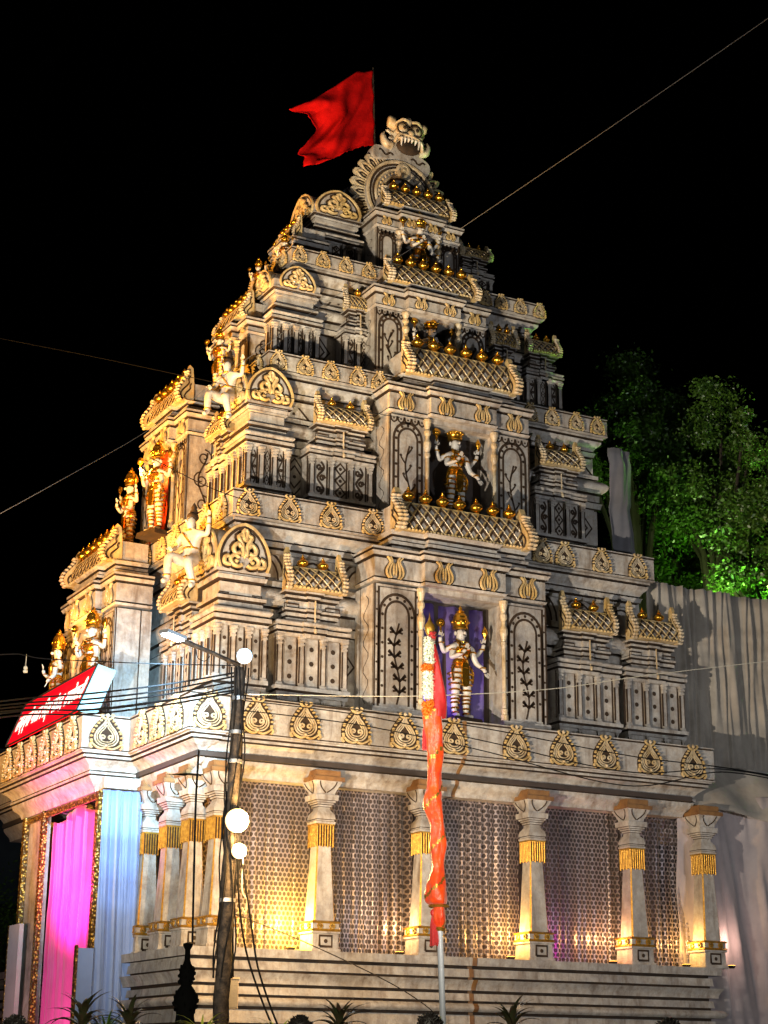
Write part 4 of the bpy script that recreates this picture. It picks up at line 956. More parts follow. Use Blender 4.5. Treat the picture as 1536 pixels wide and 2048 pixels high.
def kneel_meshes():
    N = {'pel': (0, 0, .0, .16, .15), 'wai': (0, -.02, .16, .125), 'che': (0, -.03, .42, .18, .13), 'nek': (0, -.03, .58, .06), 'hea': (0, -.06, .72, .10, .12), 'top': (0, -.03, .82, .08),
         'shol': (-.21, -.03, .48, .075), 'ell': (-.33, -.08, .25, .055), 'wrl': (-.26, -.26, .16, .04), 'hal': (-.2, -.34, .15, .04),
         'shor': (.21, -.03, .48, .075), 'elr': (.40, -.04, .42, .055), 'wrr': (.44, -.06, .66, .04), 'har': (.44, -.06, .76, .045),
         'hipl': (-.11, -.04, -.03, .13), 'knel': (-.2, -.42, .02, .10), 'ankl': (-.2, -.42, -.45, .06), 'toel': (-.2, -.56, -.5, .05),
         'hipr': (.11, -.02, -.04, .13), 'kner': (.22, -.38, -.12, .10), 'ankr': (.25, -.22, -.55, .06), 'toer': (.27, -.34, -.6, .05)}
    E = [('pel', 'wai'), ('wai', 'che'), ('che', 'nek'), ('nek', 'hea'), ('hea', 'top'), ('che', 'shol'), ('shol', 'ell'), ('ell', 'wrl'), ('wrl', 'hal'), ('che', 'shor'), ('shor', 'elr'), ('elr', 'wrr'), ('wrr', 'har'),
         ('pel', 'hipl'), ('hipl', 'knel'), ('knel', 'ankl'), ('ankl', 'toel'), ('pel', 'hipr'), ('hipr', 'kner'), ('kner', 'ankr'), ('ankr', 'toer')]
    me = skin(N, E, 'pel'); b = MB(); b.v = [tuple(v.co) for v in me.vertices]; b.f = [tuple(p.vertices) for p in me.polygons]; b.m = [0] * len(b.f)
    fingers(b, (.44, -.06, .79), (0, 0, 1), (0, -1, 0), -1); fingers(b, (-.19, -.37, .15), (.4, -1, 0), (0, 0, 1), 1)
    b.ell((0, -.18, .71), (.022, .03, .035), 6, 5, 0)
    for s_ in (-1, 1): b.ell((.04 * s_, -.165, .75), (.018, .012, .011), 6, 4, 1)
    M = {'body': b.mesh('body', ['statue', 'line'], ang=70)}
    b = MB(); b.ell((0, .0, .82), (.115, .12, .10), 9, 6, 0); b.lathe([(.07, .88), (.08, .93), (.05, .98), (.06, 1.02), (.0, 1.12)], 9, 0, (0, .03, 0)); M['hair'] = b.mesh('hair', ['line'], ang=60)
    b = MB(); ring = lambda c, r, t: b.tube([(c[0] + r * math.cos(a), c[1] + r * math.sin(a), c[2]) for a in [i * math.pi / 6 for i in range(12)]], t, 5, 0, True)
    ring((0, -.03, .55), .085, .02); ring((0, -.02, .2), .14, .02); ring((-.2, -.42, -.36), .07, .016); ring((.24, -.24, -.48), .07, .016); ring((.435, -.06, .6), .05, .014); ring((0, 0, .03), .165, .02)
    b.tube(cat([(-.15, -.1, .52), (0, -.17, .38), (.12, -.12, .2)], 4), .016, 5, 0)
    M['ornaments'] = b.mesh('ornaments', ['gilt'], ang=60); return M
KM = kneel_meshes()
def kneeler(loc, rz, sc, label):
    e = empty('attendant_statue', loc, rz); e.scale = (sc,) * 3; tag(e, label, 'statue', 'white attendant statues by the corner gables')
    for k, m in KM.items(): obj(k, m, e)
q = onX(382, 1120, .45); kneeler((.45, q.y, q.z), -math.pi / 2 + .5, 1.1, 'white seated attendant statue with raised hand beside the lowest corner gable')
q = onX(455, 795, 1.45); kneeler((1.45, q.y, q.z), -math.pi / 2 + .5, 1.0, 'white seated attendant statue beside the second corner gable, hand raised')

# ---------------------------------------------------------------- cloth screens at the right end
a = onY(1311, 1165, 1.5); c = onY(1536, 1187, 1.5)
def fn(u, v):
    x = a.x - .2 + 5.2 * u; zt = a.z + .0 - .0 * u
    return (x + .10 * (1 - v) * ns(4, u * 4), 1.5 + .055 * math.sin(u * 120 + 5 * ns(2, u * 5) + v * ns(3, u * 9)) * (.35 + .65 * v) + .12 * ns(6, u * 7 + v), 6.2 + (zt - 6.2) * v)
tag(cloth('backdrop_cloth', fn, 300, 22, 'grey_cloth'), 'tall grey brown pleated cloth screen hung behind the right end of the tower', 'cloth')
def fn(u, v): return (11.95 + 4.6 * u, .75 + .10 * math.sin(u * 22 + 2 * ns(1, u * 3)) + .16 * ns(5, u * 5 + v * 1.5) + .08 * math.sin(v * 5 + u * 9), 7.3 * v)
tag(cloth('side_cloth', fn, 110, 20, 'pale_cloth'), 'pale pinkish cloth sheet hanging beside the last pillar at right', 'cloth')
def fn(u, v): return (12.0 + 4.4 * u, .45 + .5 * v + .07 * math.sin(u * 16 + v * 3), 7.0 + .95 * v - .5 * u * (1 - v))
tag(cloth('swag_cloth', fn, 60, 8, 'grey_cloth'), 'brown cloth swag gathered at the right end of the eave', 'cloth')
p0 = onY(1219, 895, 1.9); p1 = onY(1262, 900, 1.9); zb = onY(1240, 1108, 1.9).z
def fn(u, v): return (p0.x + (p1.x - p0.x) * u + .05 * ns(1, v * 3), 1.9 + .07 * math.sin(u * 6.5 + v * 2.5) + .02 * math.sin(u * 17 - v * 4), zb + (p0.z - zb) * v)
tag(cloth('loose_cloth', fn, 26, 14, 'slate_cloth'), 'narrow dark grey cloth strip hanging at the right edge of the second storey', 'cloth')
b = MB()
for x in (12.3, 14.2, 16.4):
    b.tube([(x, 1.75, 0), (x, 1.75, a.z + .02)], .05, 8, 0)
for z in (2.5, 6.0, 9.2, a.z - .05): b.tube([(12.0, 1.78, z), (17.0, 1.78, z)], .04, 8, 0)
tag(b.build('scaffold', ['bark']), 'bamboo scaffold carrying the cloth screen at right', 'scaffold')

# ---------------------------------------------------------------- flag on the tower top
FY = 4.0; p_t = onY(746, 136, FY); p_b = onY(753, 420, FY)
FL = empty('flag', (p_b.x, FY, p_b.z)); tag(FL, 'torn red swallow-tailed flag flying from the top of the tower', 'flag')
b = MB(); b.tube([(0, 0, 0), (p_t.x - p_b.x, 0, p_t.z - p_b.z)], .022, 7, 0); b.build('flag_pole', ['iron'], FL)
tp, bt = onY(745, 142, FY), onY(749, 290, FY)
edge = cat([(622, 209), (588, 211), (586, 216), (618, 219), (624, 226), (640, 248), (634, 262), (618, 280), (604, 296), (600, 306), (612, 313), (606, 333), (622, 318)], 3)
def fn(u, v):
    k = (1 - v) * (len(edge) - 1); i = min(int(k), len(edge) - 2); f_ = k - i
    e = (edge[i][0] + (edge[i + 1][0] - edge[i][0]) * f_, edge[i][1] + (edge[i + 1][1] - edge[i][1]) * f_)
    px = 745 + 4 * (1 - v); py = 142 + 148 * (1 - v)
    rg = 2.2 * ns(v * 40, u * 30) * (u > .97); x = px + (e[0] - px) * u + rg; y = py + (e[1] - py) * u + 2.0 * ns(u * 60, v) * (v < .02) + 14 * math.sin(u * math.pi) * (.3 - v) - 6 * math.sin(u * 6.3)
    yy = FY + .16 * math.sin(u * 7 + v * 2.2) * u + .10 * math.sin(u * 12 - v * 5) * u + .035 * math.sin(u * 23 + v * 17) + .03 * math.sin(u * 9 - v * 26) * u
    q = onY(x, y, FY); return (q.x - p_b.x, yy - FY, q.z - p_b.z)
cloth('flag_cloth', fn, 48, 39, 'flag', .008, None, FL)

# ---------------------------------------------------------------- ground
b = MB(); b.box(-400, 400, -400, 400, -.2, 0, 0); struct(b.build('ground', ['asphalt'], smooth=False))
b = MB(); b.box(-14.5, 2.5, -16.2, -14.6, 0, .45, 0); struct(b.build('median_kerb', ['concrete'], smooth=False))

# ---------------------------------------------------------------- utility pole with lamps
UD = 30.0
pt = atD(480, 1335, UD); pb0 = atD(441, 2040, UD - 1.2)
dirv = (pb0 - pt); gb = pt + dirv * (pt.z / (pt.z - pb0.z))
UP = empty('utility_pole', gb); tag(UP, 'dark rusty utility pole carrying cables and lamps at the temple corner', 'pole')
lp = lambda p: Vector(p) - gb
b = MB(); N = 26
b.tube([lp(gb.lerp(pt, i / N)) + Vector((.012 * math.sin(i * 2.1), .012 * math.cos(i * 1.7), 0)) for i in range(N + 1)], [.15 - .06 * i / N for i in range(N + 1)], 10, 0); b.build('shaft', ['iron'], UP)
b = MB()
for k in range(7):
    ph = k * .9; pts = []
    for i in range(24):
        t = .35 + .65 * i / 23; c = gb.lerp(pt, t); r = .15 - .06 * t + .03 + .03 * math.sin(i * .9 + k * 2)
        pts.append(lp(c) + Vector((r * math.cos(ph + .4 * math.sin(i * .5 + k)), r * math.sin(ph + .4 * math.sin(i * .5 + k)), 0)))
    b.tube(pts, .014, 4, 0)
b.build('wrapped_cables', ['rope'], UP)
b = MB()
for yy in (1400, 1470, 1530, 1810):
    t = (atD(470, yy, UD).z) / pt.z; c = gb.lerp(pt, t); r = .15 - .06 * t + .012
    b.lathe([(r, -.03), (r + .012, -.03), (r + .012, .03), (r, .03)], 10, 0, lp(c))
b.build('clamp_bands', ['zinc'], UP)
b = MB(); q = atD(480, 1392, UD); b.tube([lp(atD(468, 1380, UD)), lp(atD(492, 1388, UD)), lp(atD(520, 1389, UD))], .02, 6, 0); b.build('cable_arm', ['zinc'], UP)
# street lamp arm with LED head, pointing left
SL = empty('street_lamp', atD(478, 1330, UD)); tag(SL, 'white LED street lamp head on a thin dark arm', 'street lamp'); so_ = SL.location
a0, a1 = atD(478, 1330, UD), atD(362, 1280, UD - .9)
b = MB(); b.tube([Vector((0, 0, 0)), (a1 - a0) * .5 + Vector((0, 0, .01)), a1 - a0], [.04, .036, .05], 8, 0); b.build('arm', ['iron'], SL)
a2 = atD(330, 1267, UD - 1.2); dv = (a2 - a1).normalized(); up = Vector((0, 0, 1)); sd = dv.cross(up).normalized(); up = sd.cross(dv)
def slab(b, c, l, w, h, mi=0):
    vs = [c + dv * (l * i) + sd * (w * j) + up * (h * k) for i in (-.5, .5) for j in (-.5, .5) for k in (-.5, .5)]
    b.add(vs, [(0, 1, 3, 2), (4, 6, 7, 5), (0, 4, 5, 1), (2, 3, 7, 6), (0, 2, 6, 4), (1, 5, 7, 3)], mi)
b = MB(); c = (a1 + a2) / 2 - a0; slab(b, c + up * .03, .46, .2, .06); b.build('housing', ['zinc'], SL, smooth=False)
b = MB(); slab(b, c - up * .012, .38, .16, .02); b.build('lens', ['led'], SL, smooth=False)
lamp('street_lamp_light', 'SPOT', (a1 + a2) / 2 - up * .16, 8500, (.42, .74, 1), (-.55, 2.6, 7.6), .05, 50, 1)
# small wire loop under the arm
b = MB(); b.tube([so_ * 0 + (atD(x, y, UD - .5) - a0) for x, y in cat([(392, 1300), (396, 1316), (410, 1322), (420, 1312)], 5)], .008, 4, 0); b.build('wire_loop', ['rope'], SL)
# second LED, facing the street
p = atD(489, 1312, UD - .45); LE = empty('led_floodlight', p); tag(LE, 'glaring white LED floodlight at the top of the utility pole', 'lamp')
def facing(b, c, r, dep, n, toward, mi):
    t = toward.normalized(); u = t.orthogonal().normalized(); w = t.cross(u)
    pr = [(r * .5, -dep), (r, -dep * .5), (r, 0), (r * .9, .0)]
    vs = [c + t * z + (u * math.cos(2 * math.pi * j / n) + w * math.sin(2 * math.pi * j / n)) * q for q, z in pr for j in range(n)]
    fs = [(i * n + j, i * n + (j + 1) % n, (i + 1) * n + (j + 1) % n, (i + 1) * n + j) for i in range(len(pr) - 1) for j in range(n)] + [tuple(range(n))[::-1]]
    b.add(vs, fs, mi)
def lens(b, c, r, n, toward, mi):
    t = toward.normalized(); u = t.orthogonal().normalized(); w = t.cross(u)
    vs = []; K = 4
    for k in range(K + 1):
        q = r * math.cos(k / K * math.pi / 2); z = r * .35 * math.sin(k / K * math.pi / 2)
        vs += [c + t * z + (u * math.cos(2 * math.pi * j / n) + w * math.sin(2 * math.pi * j / n)) * q for j in range(n)]
    b.add(vs, [(i * n + j, i * n + (j + 1) % n, (i + 1) * n + (j + 1) % n, (i + 1) * n + j) for i in range(K) for j in range(n)], mi)
tw = (CP - p) + Vector((-2, 0, -1))
b = MB(); facing(b, Vector(), .135, .12, 16, tw, 0); b.build('housing', ['iron'], LE)
b = MB(); lens(b, tw.normalized() * .005, .13, 20, tw, 0); b.build('glare_rim', ['led_glare'], LE)  # glowing rim imitates glare around the lens
b = MB(); lens(b, tw.normalized() * .03, .10, 20, tw, 0); b.build('lens', ['led'], LE)
lamp('led_floodlight_light', 'POINT', p + tw.normalized() * .9 + Vector((0, 0, .1)), 90, (.55, .8, 1), None, .1)
# warm floodlights half way up the pole
for px, py, r, pw, lab in ((474, 1641, .20, 1000, 'large glaring warm floodlight half way up the utility pole'), (478, 1702, .13, 350, 'smaller warm floodlight below the large one on the utility pole')):
    p = atD(px, py, UD - .75); WF = empty('warm_floodlight', p); tag(WF, lab, 'lamp'); tw = (CP - p) + Vector((5, 0, 0))
    b = MB(); facing(b, Vector(), r, r * .9, 18, tw, 0); b.build('housing', ['iron'], WF)
    b = MB(); lens(b, tw.normalized() * .005, r * .98, 22, tw, 0); b.build('glare_rim', ['bulb_glare'], WF)  # glowing rim imitates the warm glare around the lens
    b = MB(); lens(b, tw.normalized() * (r * .2), r * .70, 22, tw, 0); b.build('lens', ['bulb'], WF)
    b = MB(); b.tube([-tw.normalized() * r * .8, atD(px - 6, py, UD) - p], .03, 6, 0); b.build('bracket', ['iron'], WF)
    lamp('warm_floodlight_light', 'POINT', p + tw.normalized() * .4 + Vector((.25, .1, .0)), pw, (1, .58, .2), None, .12)
# meter box
p = atD(464, 1988, UD - .6); b = MB(); b.box(-.1, .1, -.06, .06, -.24, .24, 0); b.box(-.115, .115, -.075, .07, .24, .265, 0); b.box(-.09, .09, -.066, -.06, -.22, .22, 1); o = b.build('meter_box', ['box_paint', 'concrete'], None, p, R(-20)); tag(o, 'small weathered meter box fixed to the foot of the utility pole', 'box')

# cables
def cable(pts, r, label, m='rope', D=UD, sag=0, n=14):
    P = []
    for q in cat([tuple(p[:2]) + ((p[2] if len(p) > 2 else D),) for p in pts], n): P.append(atD(q[0], q[1], q[2]))
    o0 = P[0].copy(); b = MB(); b.tube([p - o0 for p in P], r, 5, 0); o = b.build('cable', [m], None, o0); tag(o, label, 'cable'); return o
grp = [(1345, 1398, 0), (1352, 1405, 4), (1362, 1412, 3), (1372, 1418, 6), (1380, 1424, -3), (1384, 1430, 2)]
names = ['uppermost', 'second', 'third', 'fourth', 'fifth', 'lowest']
for (ya, yb, k), nm in zip(grp, names):
    cable([(472, ya), (330, ya + 24 + k), (180, ya + 42 + k), (60, yb - 2 + k * .5), (-60, yb + 12, UD - 3)], .016, nm + ' black cable of the bundle crossing the red sign to the left')
cable([(470, 1331), (300, 1327), (100, 1318), (52, 1311), (30, 1308), (-40, 1312)], .009, 'thin wire running left from the lamp arm above the red sign', 'rope')
cable([(497, 1388), (700, 1392), (870, 1391, UD - .4), (1100, 1378), (1300, 1350), (1600, 1315)], .007, 'whitish wire running right from the pole across the lowest niche', 'white_wire')
for i, (y1, y2, y3, nm) in enumerate(((1395, 1455, 1552, 'upper'), (1405, 1480, 1556, 'middle'), (1425, 1500, 1562, 'lower'))):
    cable([(480, y1 - 5), (720, y1 + 25), (960, y2), (1250, y2 + 55 + 8 * i), (1440, y3 - 18), (1600, y3 + 8)], .010, nm + ' black cable crossing the medallion band to the right')
cable([(398, 1500, UD), (392, 1600, UD), (388, 1750, UD), (385, 1885, UD)], .02, 'black down pipe hanging along the corner pillar')
for pts, nm in (([(476, 1715), (478, 1800), (492, 1900), (520, 1990), (548, 2060)], 'left loose cable hanging from the warm lamps'), ([(482, 1715), (500, 1830), (515, 1930), (540, 2010), (560, 2060)], 'right loose cable hanging from the warm lamps'),
                ([(470, 1720), (466, 1850), (466, 1960), (464, 1975)], 'short cable running from the lamps into the meter box')):
    cable(pts, .018, nm, 'rope', UD - .5)
cable([(455, 1822), (600, 1880), (760, 1955), (850, 2010), (900, 2060)], .010, 'thin dark stay wire slanting down to the right from the pole', 'iron', UD - .3)
cable([(486, 1712), (484, 1780), (494, 1800), (490, 1825), (484, 1815)], .012, 'whitish flex looping below the warm lamps', 'white_wire', UD - .5)
# wires against the sky
cable([(920, 458, 40), (1220, 255, 36), (1560, 20, 30)], .006, 'thin pale wire slanting up to the right from the tower top', 'zinc')
cable([(-30, 1044, 33), (140, 950, 34), (300, 858, 36), (470, 735, 37), (660, 600, 38), (900, 450, 40)], .006, 'thin wire slanting up across the left side of the tower', 'zinc')
cable([(-30, 671, 40), (180, 712, 38.5), (370, 752, 37), (600, 800, 36), (800, 835, 35.5)], .007, 'thin wire sloping down to the right at the height of the second storey', 'rope')
cable([(300, 915, 36), (420, 975, 35.7), (520, 1010, 35.5)], .009, 'short dark wire from the amber lamp to the corner', 'rope')
p = atD(52, 1325, UD); b = MB(); b.tube([(0, 0, .14), (0, 0, -.06)], .006, 4, 0); b.lathe([(.02, -.06), (.035, -.08), (.035, -.11), (.02, -.12), (.04, -.14), (.04, -.17), (.01, -.18)], 8, 0); o = b.build('wire_insulator', ['white_wire'], None, p); tag(o, 'small white insulator hanging from a wire left of the tower', 'insulator')

# amber lamps lighting the entrance side statues, uplights at the pillars
def small_lamp(loc, label, r, power, col, m='amber', off=(0, 0, 0), aim=None, group=None):
    e = empty('flood_lamp', loc); tag(e, label, 'lamp', group); b = MB(); b.frus([(-r * 1.2, r * .7, r * .7), (-r * .2, r, r)], 0); b.build('housing', ['iron'], e)
    b = MB(); b.frus([(-r * .2, r * .9, r * .9), (-r * .12, r * .88, r * .88)], 0); b.build('lens', [m], e)
    lamp('flood_lamp_light', 'POINT' if aim is None else 'SPOT', Vector(loc) + Vector(off), power, col, aim, .08, 110)
q = onX(158, 1295, -.05); small_lamp((-.05, q.y, q.z), 'amber lamp between the two statues above the red sign', .14, 110, (1, .42, .06), off=(-.35, 0, .35))
q = onX(303, 930, .95); small_lamp((.95, q.y, q.z), 'amber lamp glowing over the orange drape', .12, 90, (1, .5, .08), off=(-.3, 0, -.1))
mat('purple_lens', (.5, .2, 1), .4, emit=(.4, .15, 1), es=4); mat('magenta_lens', (1, .2, .8), .4, emit=(1, .08, .75), es=5)
small_lamp((5.55, .85, 8.40), 'small violet lamp at the feet of the lowest statue', .06, 16, (.35, .16, 1), 'purple_lens', (0, -.1, .25))
ups = [(PX[1] - .55, 320, (1, .55, .07), 'yellow uplight on the ledge left of the second pillar'), (PX[2] - .5, 26, (1, .55, .2), 'uplight on the ledge left of the pole draped pillar'), (PX[3] - .5, 60, (1, .55, .14), 'uplight on the ledge left of the fourth pillar'),
       (PX[4] - .5, 30, (1, .5, .2), 'uplight on the ledge left of the fifth pillar'), (PX[5] - .5, 34, (1, .55, .16), 'uplight on the ledge left of the last pillar')]
for x, pw, c, lab in ups: small_lamp((x, .52, PZ + .10), lab, .07, pw, c, 'amber', (0, -.02, .45))
small_lamp((PX[5] + .55, .30, PZ + .10), 'pinkish uplight on the ledge right of the last pillar', .06, 17, (1, .62, .5), 'amber', (.05, -.05, .5))
small_lamp((PX[3] + .45, .6, PZ + .10), 'small magenta uplight right of the fourth pillar', .07, 14, (1, .06, .75), 'magenta_lens', (0, 0, .3))
small_lamp((-1.6, 5.2, .35), 'magenta stage lamp on the ground before the porch', .16, 900, (1, .03, .62), 'magenta_lens', (-.6, -.0, 3.9), (-.3, 5.2, 5.4))
small_lamp((-1.9, 4.6, .2), 'pink white lamp low before the porch', .14, 420, (1, .62, .62), 'magenta_lens', (-.8, 0, .5), (-.4, 5.4, 1.6))

# ---------------------------------------------------------------- draped festival pole
GD = 24.0; g0, g1 = atD(857, 1225, GD), atD(886, 2046, GD - .7); dv_ = g1 - g0; gg = g0 + dv_ * (g0.z / (g0.z - g1.z))
G = empty('festival_pole', gg); tag(G, 'slim pole wrapped in orange cloth with flower garlands and brass finial', 'pole')
def gp(py):
    t = (py - 1225) / (2046 - 1225); return g0 + dv_ * t - gg
b = MB(); b.tube([Vector((0, 0, 0)), gp(1280)], .042, 10, 0); b.build('shaft', ['pole_white'], G)
b = MB(); k = GD / FPX
b.lathe([(.05, 0), (.06, .02), (.035, .05), (.05, .09), (.035, .12), (.06, .17), (.075, .22), (.06, .27), (.03, .31), (.02, .33), (0, .44)], 12, 0, gp(1290)); b.build('finial', ['gilt'], G)
n = 30
segs = [(1425, 20, 0), (1500, 19, 2), (1570, 15, 0), (1610, 21, -4), (1660, 15, 3), (1700, 18, 2), (1740, 13, 0), (1775, 22, -4), (1808, 23, -4), (1818, 13, 0), (1840, 14, 0), (1865, 9, 0)]
cp = cat([(p, r, o) for p, r, o in segs], 9); vs = []
for p, r, o in cp:
    c = gp(p) + CR * (o * k)
    for j in range(n):
        an = 2 * math.pi * j / n; tw_ = p * .03; rr = .88 * r * k * (1 + .10 * math.sin(3 * an + tw_) + .05 * math.sin(5 * an - tw_ * 2.6) + .04 * math.sin(9 * an + p * .17))
        vs.append(c + CR * (rr * math.cos(an)) + Vector((-_d.x, -_d.y, 0)) * (rr * math.sin(an)))
b = MB(); m_ = len(cp); b.v = list(map(tuple, vs))
for i in range(m_ - 1):
    for j in range(n):
        b.f.append((i * n + j, i * n + (j + 1) % n, (i + 1) * n + (j + 1) % n, (i + 1) * n + j)); ph_ = (j / n - cp[i][0] / 88) % 1; b.m.append(1 if ph_ < .07 else 0)
b.build('orange_wrap', ['orange_cloth', 'gilt'], G, ang=80)
b = MB(); b.lathe([(.06, -.03), (.075, 0), (.06, .03)], 12, 0, gp(1862)); b.build('gold_border', ['gilt'], G)
b = MB(); b.lathe([(.13, -.02), (.145, 0), (.12, .02)], 14, 0, gp(1817)); b.build('gold_border', ['gilt'], G)
cp = cat([(1275, 3, 4), (1330, 8, 12), (1400, 13, 15), (1440, 15, 12)], 5); vs = []
for p, r, o in cp:
    c = gp(p) + CR * (o * k)
    for j in range(n): an = 2 * math.pi * j / n; rr = r * k * (1 + .12 * math.sin(3 * an + p * .05)); vs.append(c + CR * (rr * math.cos(an)) + Vector((-_d.x, -_d.y, 0)) * (rr * math.sin(an)))
b = MB(); b.add(vs, [(i * n + j, i * n + (j + 1) % n, (i + 1) * n + (j + 1) % n, (i + 1) * n + j) for i in range(len(cp) - 1) for j in range(n)], 0); b.build('red_wrap', ['red_cloth'], G, ang=80)
rnd = random.Random(3)
def garland(p0, p1, r, ox, name, m, N):
    b = MB()
    for i in range(N):
        t = rnd.random(); an = rnd.random() * 6.28; rr = r * k * (.75 + .35 * rnd.random())
        c = gp(p0 + (p1 - p0) * t) + CR * (ox * k + rr * math.cos(an)) + Vector((-_d.x, -_d.y, 0)) * (rr * math.sin(an) + .04)
        for q in range(3):
            dd = Vector((rnd.uniform(-1, 1), rnd.uniform(-1, 1), rnd.uniform(-1, 1))).normalized(); e = dd.orthogonal().normalized() * .011; w = dd.cross(e).normalized() * .011
            b.add([c, c + dd * .022 + e, c + dd * .045, c + dd * .022 - e], [(0, 1, 2, 3)], 0)
        b.ell(c, .016, 5, 3, 0)
    b.build(name, [m], G, ang=60)
garland(1278, 1332, 8, -2, 'white_garland', 'jasmine', 330); garland(1348, 1402, 8, -6, 'white_garland', 'jasmine', 330)
garland(1334, 1347, 9, -6, 'orange_garland', 'marigold', 130); garland(1408, 1438, 10, -7, 'orange_garland', 'marigold', 220)
def tassel(p0, p1, ox, w):
    b = MB()
    for i in range(46):
        a_ = rnd.uniform(-1, 1); dpt = rnd.uniform(-1, 1); st = gp(p0) + CR * (ox * k) ; en = gp(p1 + rnd.uniform(-6, 4)) + CR * ((ox + a_ * w) * k) + Vector((-_d.x, -_d.y, 0)) * (.05 + dpt * .04)
        b.tube([st + Vector((0, 0, 0)), st.lerp(en, .35) + CR * (a_ * w * .35 * k), en], .008, 4, 0)
    b.ell(gp(p0) + CR * (ox * k), (.04, .04, .05), 8, 5, 0); b.build('tassel', ['red_cloth'], G)
tassel(1446, 1504, -13, 9); tassel(1830, 1893, -12, 9)
garland(1268, 1280, 5, 5, 'red_flowers', 'red_cloth', 60)

# ---------------------------------------------------------------- people (only heads reach into the picture)
def person_meshes():
    N = {'pel': (0, 0, .93, .15, .12), 'wai': (0, 0, 1.10, .14, .11), 'che': (0, 0, 1.32, .18, .12), 'nek': (0, .0, 1.48, .055), 'hea': (0, -.01, 1.60, .085, .10), 'top': (0, 0, 1.68, .075)}
    E = [('pel', 'wai'), ('wai', 'che'), ('che', 'nek'), ('nek', 'hea'), ('hea', 'top')]
    for s_, q in ((-1, 'l'), (1, 'r')):
        N['sho' + q] = (.2 * s_, 0, 1.39, .065); N['elb' + q] = (.26 * s_, .02, 1.10, .045); N['wri' + q] = (.25 * s_, -.08, .86, .033); N['han' + q] = (.25 * s_, -.1, .78, .035)
        N['hip' + q] = (.1 * s_, 0, .86, .1); N['kne' + q] = (.11 * s_, -.01, .48, .07); N['ank' + q] = (.11 * s_, .02, .09, .045); N['toe' + q] = (.13 * s_, -.15, .04, .045)
        E += [('che', 'sho' + q), ('sho' + q, 'elb' + q), ('elb' + q, 'wri' + q), ('wri' + q, 'han' + q), ('pel', 'hip' + q), ('hip' + q, 'kne' + q), ('kne' + q, 'ank' + q), ('ank' + q, 'toe' + q)]
    me = skin(N, E, 'pel'); b = MB(); b.v = [tuple(v.co) for v in me.vertices]; b.f = [tuple(p.vertices) for p in me.polygons]
    for p in me.polygons: z = p.center.z; b.m.append(0 if (z > 1.47 or (abs(p.center.x) > .2 and z < 1.0)) else (1 if z > .92 else 2))
    for s_ in (-1, 1):
        fingers(b, (.25 * s_, -.105, .75), (0, -.2, -1), (0, -1, 0), -s_, .08); b.ell((.086 * s_, .0, 1.60), (.015, .03, .035), 6, 5, 0); b.ell((.033 * s_, -.1, 1.625), (.015, .01, .009), 5, 4, 2)
    b.ell((0, -.115, 1.59), (.017, .025, .03), 6, 5, 0); b.tube([(-.025, -.103, 1.55), (.025, -.103, 1.55)], .007, 4, 2)
    for i in range(len(b.f) - len(b.m)): b.m.append(0)
    h = MB(); h.ell((0, .018, 1.655), (.098, .112, .098), 14, 9, 0)
    rr = random.Random(5)
    for i in range(160):
        a_ = rr.uniform(0, 6.28); u = rr.uniform(.1, 1); c = Vector((.098 * math.cos(a_) * math.sqrt(1 - u * u), .018 + .112 * math.sin(a_) * math.sqrt(1 - u * u), 1.655 + .098 * u)); dd = (c - Vector((0, .018, 1.62))).normalized()
        h.tube([c, c + dd * .012 + Vector((rr.uniform(-1, 1), rr.uniform(-1, 1), .2)) * .016], [.008, .002], 4, 0)
    return b, h.mesh('hair', ['hair'], ang=60)
pbm, hairm = person_meshes()
for i, (px, py, lab, sh_) in enumerate(((601, 2029, 'dark haired person in the crowd below the second pillar', 'shirt'), (858, 2024, 'dark haired person in the crowd just left of the festival pole', 'shirt'), (1333, 2034, 'dark haired person in the crowd at lower right', 'shirt'), (28, 2028, 'dark haired person in a red top at the lower left edge', 'shirt_red'))):
    q = onZ(px, py, 1.765); e = empty('person', (q.x, q.y, 0), R(150 + 20 * i)); tag(e, lab, 'person', 'people in the crowd')
    obj('body', pbm.mesh('body', ['skin', sh_, 'trouser'], ang=70), e); obj('hair', hairm, e)

